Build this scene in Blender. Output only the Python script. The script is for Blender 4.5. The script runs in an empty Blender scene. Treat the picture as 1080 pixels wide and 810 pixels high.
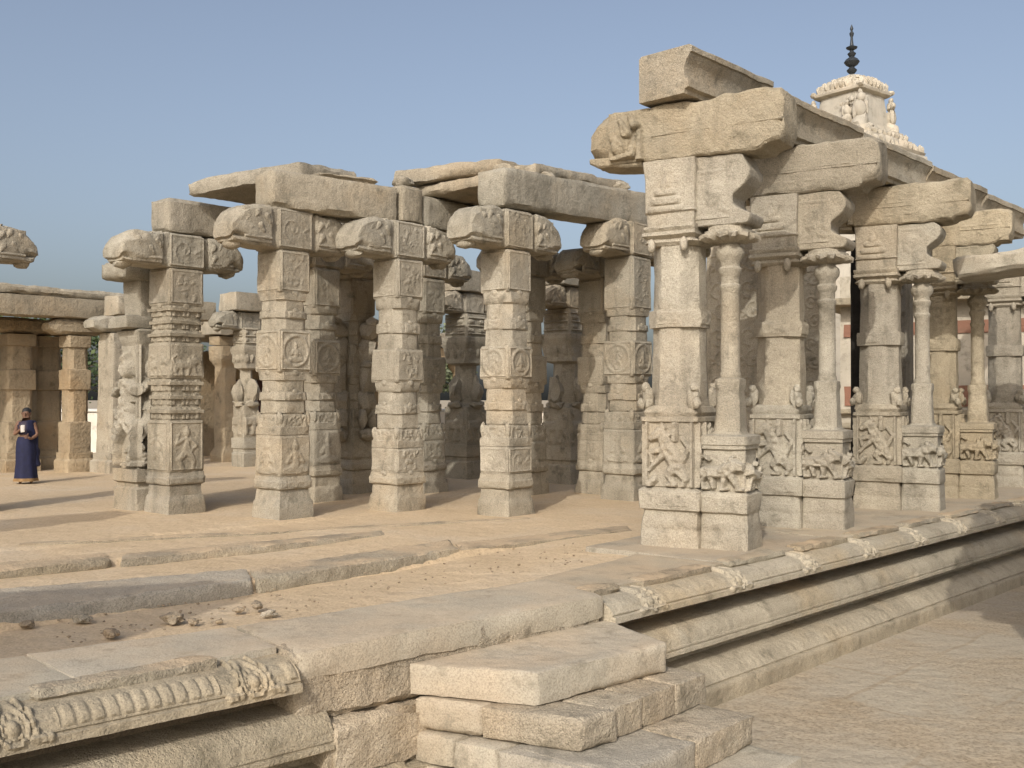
import bpy, bmesh, math, random
import numpy as np
from mathutils import Vector, Matrix
R = math.radians
C = bpy.context.scene.collection
scene = bpy.context.scene

# ---------------- camera, sky, sun, exposure ----------------
EYE = 1.8
cam = bpy.data.cameras.new("camera"); co = bpy.data.objects.new("camera", cam); C.objects.link(co)
co.location = (0, 0, EYE); co.rotation_euler = (R(90.8), 0, 0)
cam.sensor_width = 36; cam.lens = 36; cam.clip_end = 5000; cam.clip_start = .05
scene.camera = co
SUN_EL, SUN_AZ = 33.0, 16.0            # light travels towards azimuth 16 deg right of the view
w = bpy.data.worlds.new("World"); scene.world = w; w.use_nodes = True
nt = w.node_tree; bg = nt.nodes["Background"]
sky = nt.nodes.new("ShaderNodeTexSky"); sky.sky_type = 'NISHITA'; sky.sun_disc = False
sky.sun_elevation = R(SUN_EL); sky.sun_rotation = R(180 + SUN_AZ)
sky.air_density = 1.0; sky.dust_density = 8.0; sky.ozone_density = 1.6; sky.altitude = 500
hs = nt.nodes.new('ShaderNodeHueSaturation'); hs.inputs['Saturation'].default_value = .78; hs.inputs['Value'].default_value = 1.08
nt.links.new(sky.outputs[0], hs.inputs['Color']); nt.links.new(hs.outputs[0], bg.inputs[0]); bg.inputs[1].default_value = 0.15
sl = bpy.data.lights.new("sun", 'SUN'); so = bpy.data.objects.new("sun", sl); C.objects.link(so)
sl.energy = 2.45; sl.angle = R(0.6); sl.color = (1.0, .95, .875)
d = Vector((math.sin(R(SUN_AZ))*math.cos(R(SUN_EL)), math.cos(R(SUN_AZ))*math.cos(R(SUN_EL)), -math.sin(R(SUN_EL))))
so.rotation_euler = d.to_track_quat('-Z', 'Y').to_euler(); so.location = (-20, -60, 40)
vs = scene.view_settings; vs.view_transform = 'Standard'; vs.look = 'None'; vs.exposure = 0.0; vs.gamma = 1; vs.use_curve_mapping = False
try: scene.cycles.max_bounces = 5
except Exception: pass

# ---------------- bookkeeping ----------------
def tag(o, label=None, cat=None, group=None, kind=None):
    if label: o['label'] = label
    if cat: o['category'] = cat
    if group: o['group'] = group
    if kind: o['kind'] = kind
    elif label: o['kind'] = 'thing'
    return o
def thing(name, label, cat, loc=(0, 0, 0), rz=0, group=None):
    o = bpy.data.objects.new(name, None); C.objects.link(o); o.empty_display_size = .2
    o.location = loc; o.rotation_euler = (0, 0, rz)
    return tag(o, label, cat, group)
def copy_tree(o, parent=None):
    c = o.copy(); C.objects.link(c)
    if parent: c.parent = parent
    for ch in o.children: copy_tree(ch, c)
    return c
class MB:
    def __init__(s): s.v = []; s.f = []; s.n = 0
    def add(s, v, f, M=None):
        v = np.asarray(v, float)
        if M is not None:
            A = np.array(M); v = v @ A[:3, :3].T + A[:3, 3]
        s.v.append(v); s.f += [tuple(i+s.n for i in q) for q in f]; s.n += len(v); return s
    def build(s, name, mat, parent=None, loc=None, rz=0, ang=40):
        me = bpy.data.meshes.new(name); me.from_pydata(np.vstack(s.v).tolist(), [], s.f)
        me.materials.append(mat)
        me.polygons.foreach_set('use_smooth', [True]*len(me.polygons))
        try: me.set_sharp_from_angle(angle=R(ang))
        except Exception: pass
        o = bpy.data.objects.new(name, me); C.objects.link(o)
        if parent: o.parent = parent
        if loc is not None: o.location = loc
        o.rotation_euler = (0, 0, rz)
        return o

# ---------------- numpy value noise ----------------
def _h(i, j, k, sd):
    n = (i*374761393 + j*668265263 + k*2147483647 + sd*1274126177) & 0xffffffff
    n = ((n ^ (n >> 13))*1274126177) & 0xffffffff
    n = ((n ^ (n >> 16))*2246822519) & 0xffffffff
    return ((n ^ (n >> 15)) & 0xffffff)/float(0xffffff)
def noise(P, fr, sd=0):
    P = np.asarray(P, float)*fr + 1000.37
    I = np.floor(P).astype(np.int64); F = P-I; F = F*F*(3-2*F)
    r = 0
    for a in (0, 1):
        for b in (0, 1):
            for c in (0, 1):
                wt = (F[:, 0] if a else 1-F[:, 0])*(F[:, 1] if b else 1-F[:, 1])*(F[:, 2] if c else 1-F[:, 2])
                r = r + wt*_h(I[:, 0]+a, I[:, 1]+b, I[:, 2]+c, sd)
    return r*2-1
def vnoise(P, fr, sd=0):
    return np.stack([noise(P, fr, sd+q*17) for q in range(3)], 1)
SEED = [1]
def sd():
    SEED[0] += 1; return SEED[0]

# ---------------- shapes ----------------
def hexa(c, step=.08, amp=.008, chip=.025, rough=0.0, seed=None):
    """block from 8 corners (4 bottom ccw, 4 top ccw), gridded, worn at its edges"""
    seed = sd() if seed is None else seed
    c = np.array(c, float)
    L = [max(np.linalg.norm(c[1]-c[0]), np.linalg.norm(c[6]-c[7])), max(np.linalg.norm(c[3]-c[0]), np.linalg.norm(c[6]-c[5])), np.linalg.norm(c[4]-c[0])]
    n = [max(2, int(round(l/step))) for l in L]
    ids = {}; P = []; F = []
    def vid(i, j, k):
        if (i, j, k) not in ids: ids[(i, j, k)] = len(P); P.append((i, j, k))
        return ids[(i, j, k)]
    nx, ny, nz = n
    for k in (0, nz):
        for i in range(nx):
            for j in range(ny):
                q = [vid(i, j, k), vid(i+1, j, k), vid(i+1, j+1, k), vid(i, j+1, k)]
                F.append(q if k else q[::-1])
    for j in (0, ny):
        for i in range(nx):
            for k in range(nz):
                q = [vid(i, j, k), vid(i+1, j, k), vid(i+1, j, k+1), vid(i, j, k+1)]
                F.append(q if j == 0 else q[::-1])
    for i in (0, nx):
        for j in range(ny):
            for k in range(nz):
                q = [vid(i, j, k), vid(i, j+1, k), vid(i, j+1, k+1), vid(i, j, k+1)]
                F.append(q[::-1] if i == 0 else q)
    I = np.array(P, float); U = I/np.array(n)
    def tri(U):
        u, v, t = U[:, 0:1], U[:, 1:2], U[:, 2:3]
        b = c[0]*(1-u)*(1-v)+c[1]*u*(1-v)+c[2]*u*v+c[3]*(1-u)*v
        q = c[4]*(1-u)*(1-v)+c[5]*u*(1-v)+c[6]*u*v+c[7]*(1-u)*v
        return b*(1-t)+q*t
    X = tri(U)
    ext = (U < 1e-6) | (U > 1-1e-6); ne = ext.sum(1)
    ch = chip*(.35+.9*np.clip(noise(X, 2.3, seed)+.25, 0, 1)+.5*np.clip(noise(X, 7, seed+5), 0, 1))
    S = np.where(U < .5, 1, -1)*ext
    U2 = U.copy()
    for a in range(3):
        U2[:, a] += S[:, a]*np.where(ne >= 2, ch, 0)/max(L[a], .01)
    X = tri(U2)
    X = X + vnoise(X, 1.6, seed)*amp*1.5 + vnoise(X, 7, seed+3)*amp
    if rough: X = X + vnoise(X, 11, seed+9)*rough + vnoise(X, 24, seed+9)*rough*.6
    return X, F
def box(x0, x1, y0, y1, z0, z1, **k):
    return hexa([(x0, y0, z0), (x1, y0, z0), (x1, y1, z0), (x0, y1, z0), (x0, y0, z1), (x1, y0, z1), (x1, y1, z1), (x0, y1, z1)], **k)
def ringpts(hx, hy, ch, n=6, cx=0, cy=0):
    ch = min(ch, hx*.98, hy*.98)
    K = [(hx, -hy+ch), (hx, hy-ch), (hx-ch, hy), (-hx+ch, hy), (-hx, hy-ch), (-hx, -hy+ch), (-hx+ch, -hy), (hx-ch, -hy)]
    P = []; fl = []
    for i in range(8):
        a = K[i]; b = K[(i+1) % 8]; m = n if i % 2 == 0 else max(2, n//2)
        for t in range(m):
            u = t/m; P.append((a[0]*(1-u)+b[0]*u+cx, a[1]*(1-u)+b[1]*u+cy)); fl.append(1 if (i % 2 == 1 or t == 0) else 0)
    return P, fl
def column(secs, n=6, dz=.07, amp=.004, chip=.015, cx=0, cy=0, seed=None):
    """secs: (z, hx, hy, chamfer) stations bottom to top"""
    seed = sd() if seed is None else seed
    rows = []
    for a, b in zip(secs[:-1], secs[1:]):
        m = max(1, int(round(abs(b[0]-a[0])/dz)))
        for t in range(m):
            u = t/m; rows.append([a[q]*(1-u)+b[q]*u for q in range(4)]+[1 if t == 0 else 0])
    rows.append(list(secs[-1])+[1])
    V = []; FL = []; RW = []
    for z, hx, hy, ch, e in rows:
        P, fl = ringpts(hx, hy, ch, n)
        V += [(x, y, z) for x, y in P]; FL += fl; RW += [e]*len(P)
    M = len(P); V = np.array(V); FL = np.array(FL); RW = np.array(RW); F = []
    for r in range(len(rows)-1):
        for i in range(M):
            j = (i+1) % M
            F.append((r*M+i, r*M+j, (r+1)*M+j, (r+1)*M+i))
    F.append(tuple(range(M))[::-1]); F.append(tuple(range((len(rows)-1)*M, len(rows)*M)))
    S = V + np.array([seed*3.1, seed*1.7, 0])
    k = chip*(np.clip(noise(S, 3.5, 1)+.1, 0, 1)+.6*np.clip(noise(S, 9, 2), 0, 1))*np.where(FL+RW > 0, 1, .12)
    rr = np.maximum(np.hypot(V[:, 0], V[:, 1]), .05)
    V[:, 0] -= V[:, 0]/rr*k; V[:, 1] -= V[:, 1]/rr*k
    V += vnoise(S, 5, 3)*amp + vnoise(S, 15, 4)*amp*.5
    V[:, 0] += cx; V[:, 1] += cy
    return V, F
def loft_y(st, n=5, ax='x', amp=.006, chip=.02, seed=None, dz=.07):
    """stations (s, halfwidth, zbottom, ztop, roundness) lofted along an axis"""
    seed = sd() if seed is None else seed
    rows = []
    for a, b in zip(st[:-1], st[1:]):
        m = max(1, int(round(abs(b[0]-a[0])/dz)))
        for t in range(m):
            u = t/m; rows.append([a[q]*(1-u)+b[q]*u for q in range(5)])
    rows.append(list(st[-1]))
    V = []; FL = []
    for s, hw, zb, zt, rd in rows:
        P, fl = ringpts(hw, max((zt-zb)/2, .01), max(.015, rd), n)
        zc = (zt+zb)/2
        V += [((s, x, y+zc) if ax == 'x' else (-x, s, y+zc)) for x, y in P]; FL += fl
    M = len(P); V = np.array(V); FL = np.array(FL); F = []
    for r in range(len(rows)-1):
        for i in range(M):
            j = (i+1) % M
            F.append((r*M+i, r*M+j, (r+1)*M+j, (r+1)*M+i))
    F.append(tuple(range(M))[::-1]); F.append(tuple(range((len(rows)-1)*M, len(rows)*M)))
    if ax == 'x' : F = [q for q in F]
    S = V+seed*2.3
    V = V - np.where(FL[:, None] > 0, 1, .2)*chip*np.clip(noise(S, 4, 5)+.1, 0, 1)[:, None]*np.sign(V-np.array([0, 0, V[:, 2].mean()]))*np.array([.3, 1, 1] if ax == 'x' else [1, .3, 1])
    V = V + vnoise(S, 4, 1)*amp*1.3 + vnoise(S, 13, 2)*amp*.7
    return V, F
def lathe(prof, n=20, cx=0, cy=0, rot=0, flat=False):
    V = []; F = []
    for r, z in prof:
        for i in range(n):
            a = 2*math.pi*i/n+rot; V.append((cx+r*math.cos(a), cy+r*math.sin(a), z))
    for k in range(len(prof)-1):
        for i in range(n):
            j = (i+1) % n; F.append((k*n+i, k*n+j, (k+1)*n+j, (k+1)*n+i))
    F.append(tuple(range(n))[::-1]); F.append(tuple(range((len(prof)-1)*n, len(prof)*n)))
    return np.array(V), F
def blob(c, r, seed=None, amp=.12, sub=2):
    bm = bmesh.new(); bmesh.ops.create_icosphere(bm, subdivisions=sub, radius=1)
    V = np.array([v.co[:] for v in bm.verts]); F = [tuple(v.index for v in f.verts) for f in bm.faces]; bm.free()
    s = sd() if seed is None else seed
    V = V*(1+amp*noise(V+s*1.3, 1.7, s)[:, None]) + V*(amp*.4*noise(V+s, 5, s+1)[:, None])
    return V*np.array(r)+np.array(c), F
def prism(pts, t0, t1, M=None, step=.08, amp=.006, bev=.015):
    """profile (s,z) extruded over local x from t0 to t1; s is local y"""
    bm = bmesh.new()
    vs_ = [bm.verts.new((t0, p[0], p[1])) for p in pts]
    f = bm.faces.new(vs_)
    g = bmesh.ops.extrude_face_region(bm, geom=[f])
    bmesh.ops.translate(bm, vec=(t1-t0, 0, 0), verts=[e for e in g['geom'] if isinstance(e, bmesh.types.BMVert)])
    bmesh.ops.recalc_face_normals(bm, faces=bm.faces)
    if bev: bmesh.ops.bevel(bm, geom=[e for e in bm.edges], offset=bev, segments=1, affect='EDGES')
    bmesh.ops.triangulate(bm, faces=bm.faces)
    for _ in range(4):
        es = [e for e in bm.edges if e.calc_length() > step*2]
        if not es: break
        bmesh.ops.subdivide_edges(bm, edges=es, cuts=1)
        bmesh.ops.triangulate(bm, faces=[q for q in bm.faces if len(q.verts) > 3])
    bm.verts.index_update()
    V = np.array([v.co[:] for v in bm.verts]); F = [tuple(v.index for v in q.verts) for q in bm.faces]; bm.free()
    V = V+vnoise(V+sd(), 5, 3)*amp
    return V, F

# ---------------- carved relief: height fields made of capsules ----------------
def relief(w_, h_, caps, depth=.035, res=.018, frame=.0, rings=(), bgn=.003, extra=None):
    nx = max(6, int(w_/res)); ny = max(6, int(h_/res))
    u = np.linspace(-w_/2, w_/2, nx+1); v = np.linspace(0, h_, ny+1)
    X, Y = np.meshgrid(u, v); H = np.zeros_like(X)
    for x0, y0, r0, x1, y1, r1 in caps:
        dx, dy = x1-x0, y1-y0; L2 = dx*dx+dy*dy+1e-9
        t = np.clip(((X-x0)*dx+(Y-y0)*dy)/L2, 0, 1)
        d_ = np.hypot(X-x0-t*dx, Y-y0-t*dy); r = r0+(r1-r0)*t
        k = np.clip(1-(d_/r)**2, 0, 1)
        H = np.maximum(H, np.minimum(np.sqrt(k)*1.25, 1.0)*np.minimum(1, .45+r/.06*.5))
    for cx, cy, r, wd in rings:
        d_ = np.abs(np.hypot(X-cx, Y-cy)-r); H = np.maximum(H, np.sqrt(np.clip(1-(d_/wd)**2, 0, 1))*.75)
    if extra is not None: H = np.maximum(H, extra(X, Y))
    if frame:
        e = np.minimum(np.minimum(X+w_/2, w_/2-X), np.minimum(Y, h_-Y))
        H = np.maximum(H, ((e > .012) & (e < frame))*.55)
    P = np.stack([X.ravel(), np.zeros(X.size), Y.ravel()], 1)
    H = H*depth*.72*(1+.25*noise(P+sd(), 22, 3).reshape(X.shape)) + bgn + .0025*noise(P+sd(), 12, 9).reshape(X.shape)
    H[0, :] = H[-1, :] = -.012; H[:, 0] = H[:, -1] = -.012
    V = np.stack([X.ravel(), -H.ravel(), Y.ravel()], 1); F = []
    for j in range(ny):
        for i in range(nx):
            a = j*(nx+1)+i; F.append((a, a+1, a+nx+2, a+nx+1))
    return V, F
def fig_dancer(s, x=0, y=0, m=1):
    c = [(0, .83, .075, 0, .86, .075), (0, .93, .04, 0, .97, .03), (0, .72, .05, 0, .52, .085), (0, .5, .1, .02, .42, .11),
         (-.07, .7, .045, -.26, .6, .035), (-.26, .6, .035, -.2, .8, .03), (.07, .7, .045, .25, .56, .035), (.25, .56, .035, .12, .44, .03),
         (-.03, .4, .085, -.2, .24, .06), (-.2, .24, .055, -.08, .04, .04), (.06, .4, .085, .17, .22, .06), (.17, .22, .055, .16, .03, .04), (-.14, .02, .04, .0, .02, .03), (.14, .02, .04, .26, .02, .03)]
    return [(x+m*a*s, y+b*s, r*s, x+m*c_*s, y+d_*s, q*s) for a, b, r, c_, d_, q in c]
def fig_seated(s, x=0, y=0, m=1):
    c = [(0, .78, .1, 0, .82, .1), (0, .92, .06, 0, 1.0, .03), (0, .62, .1, 0, .3, .14), (-.12, .6, .06, -.28, .38, .05), (-.28, .38, .05, -.05, .42, .045),
         (.12, .6, .06, .28, .38, .05), (.28, .38, .05, .05, .42, .045), (-.05, .18, .1, -.36, .12, .09), (.05, .18, .1, .36, .12, .09), (-.34, .08, .07, .2, .06, .06)]
    return [(x+m*a*s, y+b*s, r*s, x+m*c_*s, y+d_*s, q*s) for a, b, r, c_, d_, q in c]
def fig_lion(s, x=0, y=0, m=1):
    c = [(-.5, .5, .15, .15, .52, .17), (.15, .55, .2, .4, .7, .17), (.4, .72, .17, .62, .66, .1), (.3, .88, .07, .38, .95, .03), (.6, .6, .05, .7, .56, .04),
         (-.5, .46, .14, -.6, .25, .08), (-.6, .25, .07, -.5, .05, .055), (-.3, .4, .1, -.22, .08, .055), (.1, .4, .11, .05, .06, .055), (.3, .45, .11, .42, .2, .07), (.42, .2, .06, .5, .05, .055),
         (-.55, .05, .05, -.38, .05, .05), (0, .04, .05, .18, .04, .04), (.45, .04, .05, .64, .04, .04), (-.62, .55, .05, -.72, .8, .04), (-.72, .8, .04, -.5, .95, .035), (-.5, .95, .035, -.35, .84, .04),
         (.2, .7, .06, .1, .82, .04), (.32, .5, .07, .2, .42, .05)]
    return [(x+m*a*s, y+b*s, r*s, x+m*c_*s, y+d_*s, q*s) for a, b, r, c_, d_, q in c]
def fig_rearing(s, x=0, y=0, m=1):
    c = [(.12, .82, .1, .26, .74, .06), (.06, .9, .045, .1, .97, .02), (.08, .78, .1, -.02, .58, .12), (-.02, .58, .14, -.14, .36, .13), (.08, .56, .06, .28, .52, .045), (.28, .52, .04, .26, .38, .035),
         (.04, .5, .06, .22, .34, .045), (.22, .34, .04, .3, .24, .035), (-.16, .32, .12, -.02, .18, .07), (-.02, .18, .06, -.12, .03, .045), (-.18, .28, .1, -.3, .12, .06), (-.3, .12, .05, -.26, .02, .04),
         (-.26, .4, .05, -.36, .6, .04), (-.36, .6, .04, -.24, .74, .035), (-.12, .72, .05, -.12, .92, .05), (-.12, .97, .05, -.12, 1.0, .04), (.22, .1, .06, .3, .02, .06), (-.12, .02, .04, .0, .02, .035), (-.05, .8, .03, .06, .66, .03)]
    return [(x+m*a*s, y+b*s, r*s, x+m*c_*s, y+d_*s, q*s) for a, b, r, c_, d_, q in c]
def fig_scroll(w_, h_, pitch=.22):
    c = []; n = max(1, int(h_/pitch)); px = None
    for k in range(n):
        s = 1 if k % 2 else -1; cx = s*w_*.08; cy = (k+.5)*h_/n; r = min(w_*.34, h_/n*.42); pr = None
        for t in range(15):
            a = s*t*.48+math.pi/2*s; q = r*(1-t/17); p = (cx+q*math.cos(a), cy+q*math.sin(a))
            if pr: c.append((pr[0], pr[1], .016, p[0], p[1], .016))
            pr = p
        c.append((cx, cy, .03, cx, cy, .03)); c.append((-s*w_*.36, cy+.03, .028, -s*w_*.2, cy-.03, .012)); c.append((-s*w_*.3, cy-.07, .022, -s*w_*.15, cy-.02, .01))
    return c
def fig_foliage(w_, h_, rnd, n=14):
    c = []
    for _ in range(n):
        x = rnd.uniform(-.42, .42)*w_; y = rnd.uniform(.1, .9)*h_; a = rnd.uniform(0, 6.3); l = rnd.uniform(.03, .08)
        c.append((x, y, rnd.uniform(.012, .03), x+l*math.cos(a), y+l*math.sin(a), .01))
    return c
def tiers(ys, t=.014, amt=.8):
    def f(X, Y):
        H = np.zeros_like(X)
        for y in ys: H = np.maximum(H, (np.abs(Y-y) < t)*amt)
        return H
    return f
def put(mb, vf, face, off, cx=0, cy=0, z=0):
    """place a relief (facing -y) on a face: 0 = -y, 1 = -x, 2 = +y, 3 = +x"""
    a = [0, -math.pi/2, math.pi, math.pi/2][face]
    M = Matrix.Translation((cx, cy, z)) @ Matrix.Rotation(a, 4, 'Z') @ Matrix.Translation((0, -off, 0))
    mb.add(vf[0], vf[1], M)

# ---------------- materials ----------------
def N(nt, t, **k):
    n = nt.nodes.new(t)
    for a, b in k.items():
        if a.startswith('i_'): n.inputs[a[2:].replace('_', ' ')].default_value = b
        else: setattr(n, a, b)
    return n
def ramp(nt, st):
    n = nt.nodes.new('ShaderNodeValToRGB'); e = n.color_ramp.elements
    while len(e) > 1: e.remove(e[-1])
    e[0].position = st[0][0]; e[0].color = (*st[0][1], 1)
    for p, c in st[1:]:
        q = e.new(p); q.color = (*c, 1)
    return n
def stone(name, light, dark, warm, warm_amt=.5, bump=.5, speck=.5, carved=0.0, scale=1.0, rough=.9, stain=.5, tone=1.0, crust=.75):
    m = bpy.data.materials.new(name); m.use_nodes = True; nt = m.node_tree; L = nt.links.new
    b = nt.nodes['Principled BSDF']; b.inputs['Roughness'].default_value = rough; b.inputs['Specular IOR Level'].default_value = .2
    g = N(nt, 'ShaderNodeNewGeometry'); P = g.outputs['Position']
    n1 = N(nt, 'ShaderNodeTexNoise', i_Scale=1.1*scale, i_Detail=6., i_Roughness=.62); L(P, n1.inputs['Vector'])
    r1 = ramp(nt, [(.32, dark), (.52, [(a+b_)/2 for a, b_ in zip(light, dark)]), (.68, light)]); L(n1.outputs[0], r1.inputs[0])
    n2 = N(nt, 'ShaderNodeTexNoise', i_Scale=.65*scale, i_Detail=5., i_Roughness=.6); mp = N(nt, 'ShaderNodeMapping'); mp.inputs['Location'].default_value = (13, 7, 3); L(P, mp.inputs[0]); L(mp.outputs[0], n2.inputs['Vector'])
    mr = N(nt, 'ShaderNodeMapRange'); mr.inputs[1].default_value = .5; mr.inputs[2].default_value = .68; mr.inputs[4].default_value = warm_amt; L(n2.outputs[0], mr.inputs[0])
    mx = N(nt, 'ShaderNodeMix', data_type='RGBA'); L(mr.outputs[0], mx.inputs[0]); L(r1.outputs[0], mx.inputs[6]); mx.inputs[7].default_value = (*warm, 1)
    # rain streaks and grime, stretched downwards
    mp2 = N(nt, 'ShaderNodeMapping'); mp2.inputs['Scale'].default_value = (5, 5, .7); L(P, mp2.inputs[0])
    n3 = N(nt, 'ShaderNodeTexNoise', i_Scale=1.0, i_Detail=4., i_Roughness=.6); L(mp2.outputs[0], n3.inputs['Vector'])
    mr2 = N(nt, 'ShaderNodeMapRange'); mr2.inputs[1].default_value = .54; mr2.inputs[2].default_value = .75; mr2.inputs[4].default_value = stain; L(n3.outputs[0], mr2.inputs[0])
    mx2 = N(nt, 'ShaderNodeMix', data_type='RGBA'); L(mr2.outputs[0], mx2.inputs[0]); L(mx.outputs[2], mx2.inputs[6]); mx2.inputs[7].default_value = (dark[0]*.55, dark[1]*.56, dark[2]*.55, 1)
    # mineral specks
    n4 = N(nt, 'ShaderNodeTexNoise', i_Scale=75., i_Detail=3., i_Roughness=.7); L(P, n4.inputs['Vector'])
    r4 = ramp(nt, [(.36, (.45, .44, .42)), (.5, (1, 1, 1)), (.66, (1.25, 1.24, 1.2))]); L(n4.outputs[0], r4.inputs[0])
    mx3 = N(nt, 'ShaderNodeMix', data_type='RGBA', blend_type='MULTIPLY'); mx3.inputs[0].default_value = speck; L(mx2.outputs[2], mx3.inputs[6]); L(r4.outputs[0], mx3.inputs[7])
    oi = N(nt, 'ShaderNodeObjectInfo'); ro = ramp(nt, [(0, (.84, .84, .84)), (.3, (.96, .935, .89)), (.55, (1.0, 1.0, 1.0)), (.8, (.90, .92, .93)), (1, (.90, .865, .81))]); L(oi.outputs['Random'], ro.inputs[0])
    mx4 = N(nt, 'ShaderNodeMix', data_type='RGBA', blend_type='MULTIPLY'); mx4.inputs[0].default_value = tone; L(mx3.outputs[2], mx4.inputs[6]); L(ro.outputs[0], mx4.inputs[7])
    n7 = N(nt, 'ShaderNodeTexNoise', i_Scale=3.2, i_Detail=8., i_Roughness=.72); mp7 = N(nt, 'ShaderNodeMapping'); mp7.inputs['Location'].default_value = (5, 31, 8); L(P, mp7.inputs[0]); L(mp7.outputs[0], n7.inputs['Vector'])
    mr7 = N(nt, 'ShaderNodeMapRange'); mr7.inputs[1].default_value = .545; mr7.inputs[2].default_value = .68; mr7.inputs[4].default_value = crust; L(n7.outputs[0], mr7.inputs[0])
    mx5 = N(nt, 'ShaderNodeMix', data_type='RGBA'); L(mr7.outputs[0], mx5.inputs[0]); L(mx4.outputs[2], mx5.inputs[6]); mx5.inputs[7].default_value = (dark[0]*.5, dark[1]*.5, dark[2]*.47, 1)
    L(mx5.outputs[2], b.inputs['Base Color'])
    # bump: grain, chisel pits, optional carving
    n5 = N(nt, 'ShaderNodeTexNoise', i_Scale=38., i_Detail=5., i_Roughness=.65); L(P, n5.inputs['Vector'])
    n6 = N(nt, 'ShaderNodeTexNoise', i_Scale=9., i_Detail=4., i_Roughness=.6); L(P, n6.inputs['Vector'])
    ad = N(nt, 'ShaderNodeMath', operation='ADD'); mu = N(nt, 'ShaderNodeMath', operation='MULTIPLY'); mu.inputs[1].default_value = 1.8
    L(n6.outputs[0], mu.inputs[0]); L(n5.outputs[0], ad.inputs[0]); L(mu.outputs[0], ad.inputs[1]); out = ad.outputs[0]
    if carved:
        vo = N(nt, 'ShaderNodeTexVoronoi', i_Scale=17., feature='SMOOTH_F1'); L(P, vo.inputs['Vector'])
        m3 = N(nt, 'ShaderNodeMath', operation='MULTIPLY'); m3.inputs[1].default_value = carved; L(vo.outputs['Distance'], m3.inputs[0])
        a3 = N(nt, 'ShaderNodeMath', operation='ADD'); L(out, a3.inputs[0]); L(m3.outputs[0], a3.inputs[1]); out = a3.outputs[0]
    vp = N(nt, 'ShaderNodeTexVoronoi', i_Scale=46.); L(P, vp.inputs['Vector']); rp = N(nt, 'ShaderNodeMapRange'); rp.inputs[1].default_value = .0; rp.inputs[2].default_value = .35; rp.inputs[3].default_value = -.35; rp.inputs[4].default_value = 0.; L(vp.outputs['Distance'], rp.inputs[0])
    ap = N(nt, 'ShaderNodeMath', operation='ADD'); L(out, ap.inputs[0]); L(rp.outputs[0], ap.inputs[1]); out = ap.outputs[0]
    bp = N(nt, 'ShaderNodeBump'); bp.inputs['Strength'].default_value = bump; bp.inputs['Distance'].default_value = .03; L(out, bp.inputs['Height']); L(bp.outputs[0], b.inputs['Normal'])
    return m
GREY = stone('granite_weathered', (.455, .41, .33), (.29, .26, .205), (.44, .34, .22), .45, .55, .65, stain=.6)
PALE = stone('granite_pale_carved', (.485, .44, .355), (.33, .295, .235), (.45, .36, .25), .35, .6, .55, carved=.4, stain=.55)
OCHRE = stone('granite_ochre', (.475, .415, .31), (.345, .30, .22), (.46, .36, .23), .45, .75, .45, stain=.4)
ROUGH = stone('granite_rough_hewn', (.50, .44, .345), (.35, .305, .235), (.50, .38, .25), .45, .75, .7, stain=.25)
SLAB = stone('granite_paving', (.47, .425, .34), (.36, .325, .26), (.48, .38, .27), .5, .28, .5, stain=.08)
SLATE = stone('granite_blue_grey', (.46, .425, .36), (.34, .315, .27), (.48, .38, .26), .3, .5, .6, stain=.15)
EDGE = stone('granite_edge_mouldings', (.47, .415, .32), (.33, .29, .22), (.47, .36, .22), .6, .45, .5, carved=.5, stain=.4)
BROWN = stone('granite_brown_recess_shade', (.30, .235, .16), (.21, .165, .115), (.33, .23, .14), .5, .5, .5)  # brown stone, coloured darker to deepen the shade under the cornice
GAPSHADE = stone('gap_shade_black', (.045, .04, .035), (.02, .018, .016), (.05, .04, .03), .3, .4, .4)  # near-black colour standing for shade between two pillars
FARST = stone('granite_far', (.44, .36, .25), (.30, .245, .17), (.42, .29, .16), .6, .5, .3, carved=1.2, stain=.5)
ROCK = stone('rock', (.46, .37, .26), (.3, .24, .17), (.45, .30, .17), .5, .8, .5)
PLASTER = stone('lime_plaster', (.58, .535, .45), (.42, .385, .32), (.50, .42, .32), .4, .25, .15, stain=.35)
WHITE = stone('whitewash', (.78, .75, .68), (.64, .60, .53), (.6, .5, .4), .3, .2, .1, stain=.3)
REDW = stone('red_wash', (.33, .17, .12), (.24, .13, .09), (.32, .21, .15), .4, .3, .2, stain=.3)
def plain(name, col, rough=.7, metal=0, var=.2, sc=6, bump=.0):
    m = bpy.data.materials.new(name); m.use_nodes = True; nt = m.node_tree; b = nt.nodes['Principled BSDF']; L = nt.links.new
    b.inputs['Roughness'].default_value = rough; b.inputs['Metallic'].default_value = metal
    g = N(nt, 'ShaderNodeNewGeometry'); n = N(nt, 'ShaderNodeTexNoise', i_Scale=float(sc), i_Detail=4.); L(g.outputs['Position'], n.inputs['Vector'])
    r = ramp(nt, [(.3, [c*(1-var) for c in col]), (.7, [min(1, c*(1+var)) for c in col])]); L(n.outputs[0], r.inputs[0]); L(r.outputs[0], b.inputs['Base Color'])
    if bump:
        bp = N(nt, 'ShaderNodeBump'); bp.inputs['Strength'].default_value = bump; bp.inputs['Distance'].default_value = .02; L(n.outputs[0], bp.inputs['Height']); L(bp.outputs[0], b.inputs['Normal'])
    return m
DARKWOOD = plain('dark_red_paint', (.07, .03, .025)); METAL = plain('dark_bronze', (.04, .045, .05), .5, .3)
SKIN = plain('skin', (.17, .09, .055)); SARI = plain('blue_sari', (.006, .008, .038), .8, sc=14); BLOUSE = plain('dark_blouse', (.02, .012, .03)); HAIR = plain('black_hair', (.01, .009, .009)); CLOTH = plain('pale_cloth', (.55, .52, .48)); BORDER = plain('sari_border', (.22, .13, .05))
BARK = plain('bark', (.12, .09, .06), .9, sc=8, bump=.5)
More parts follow.
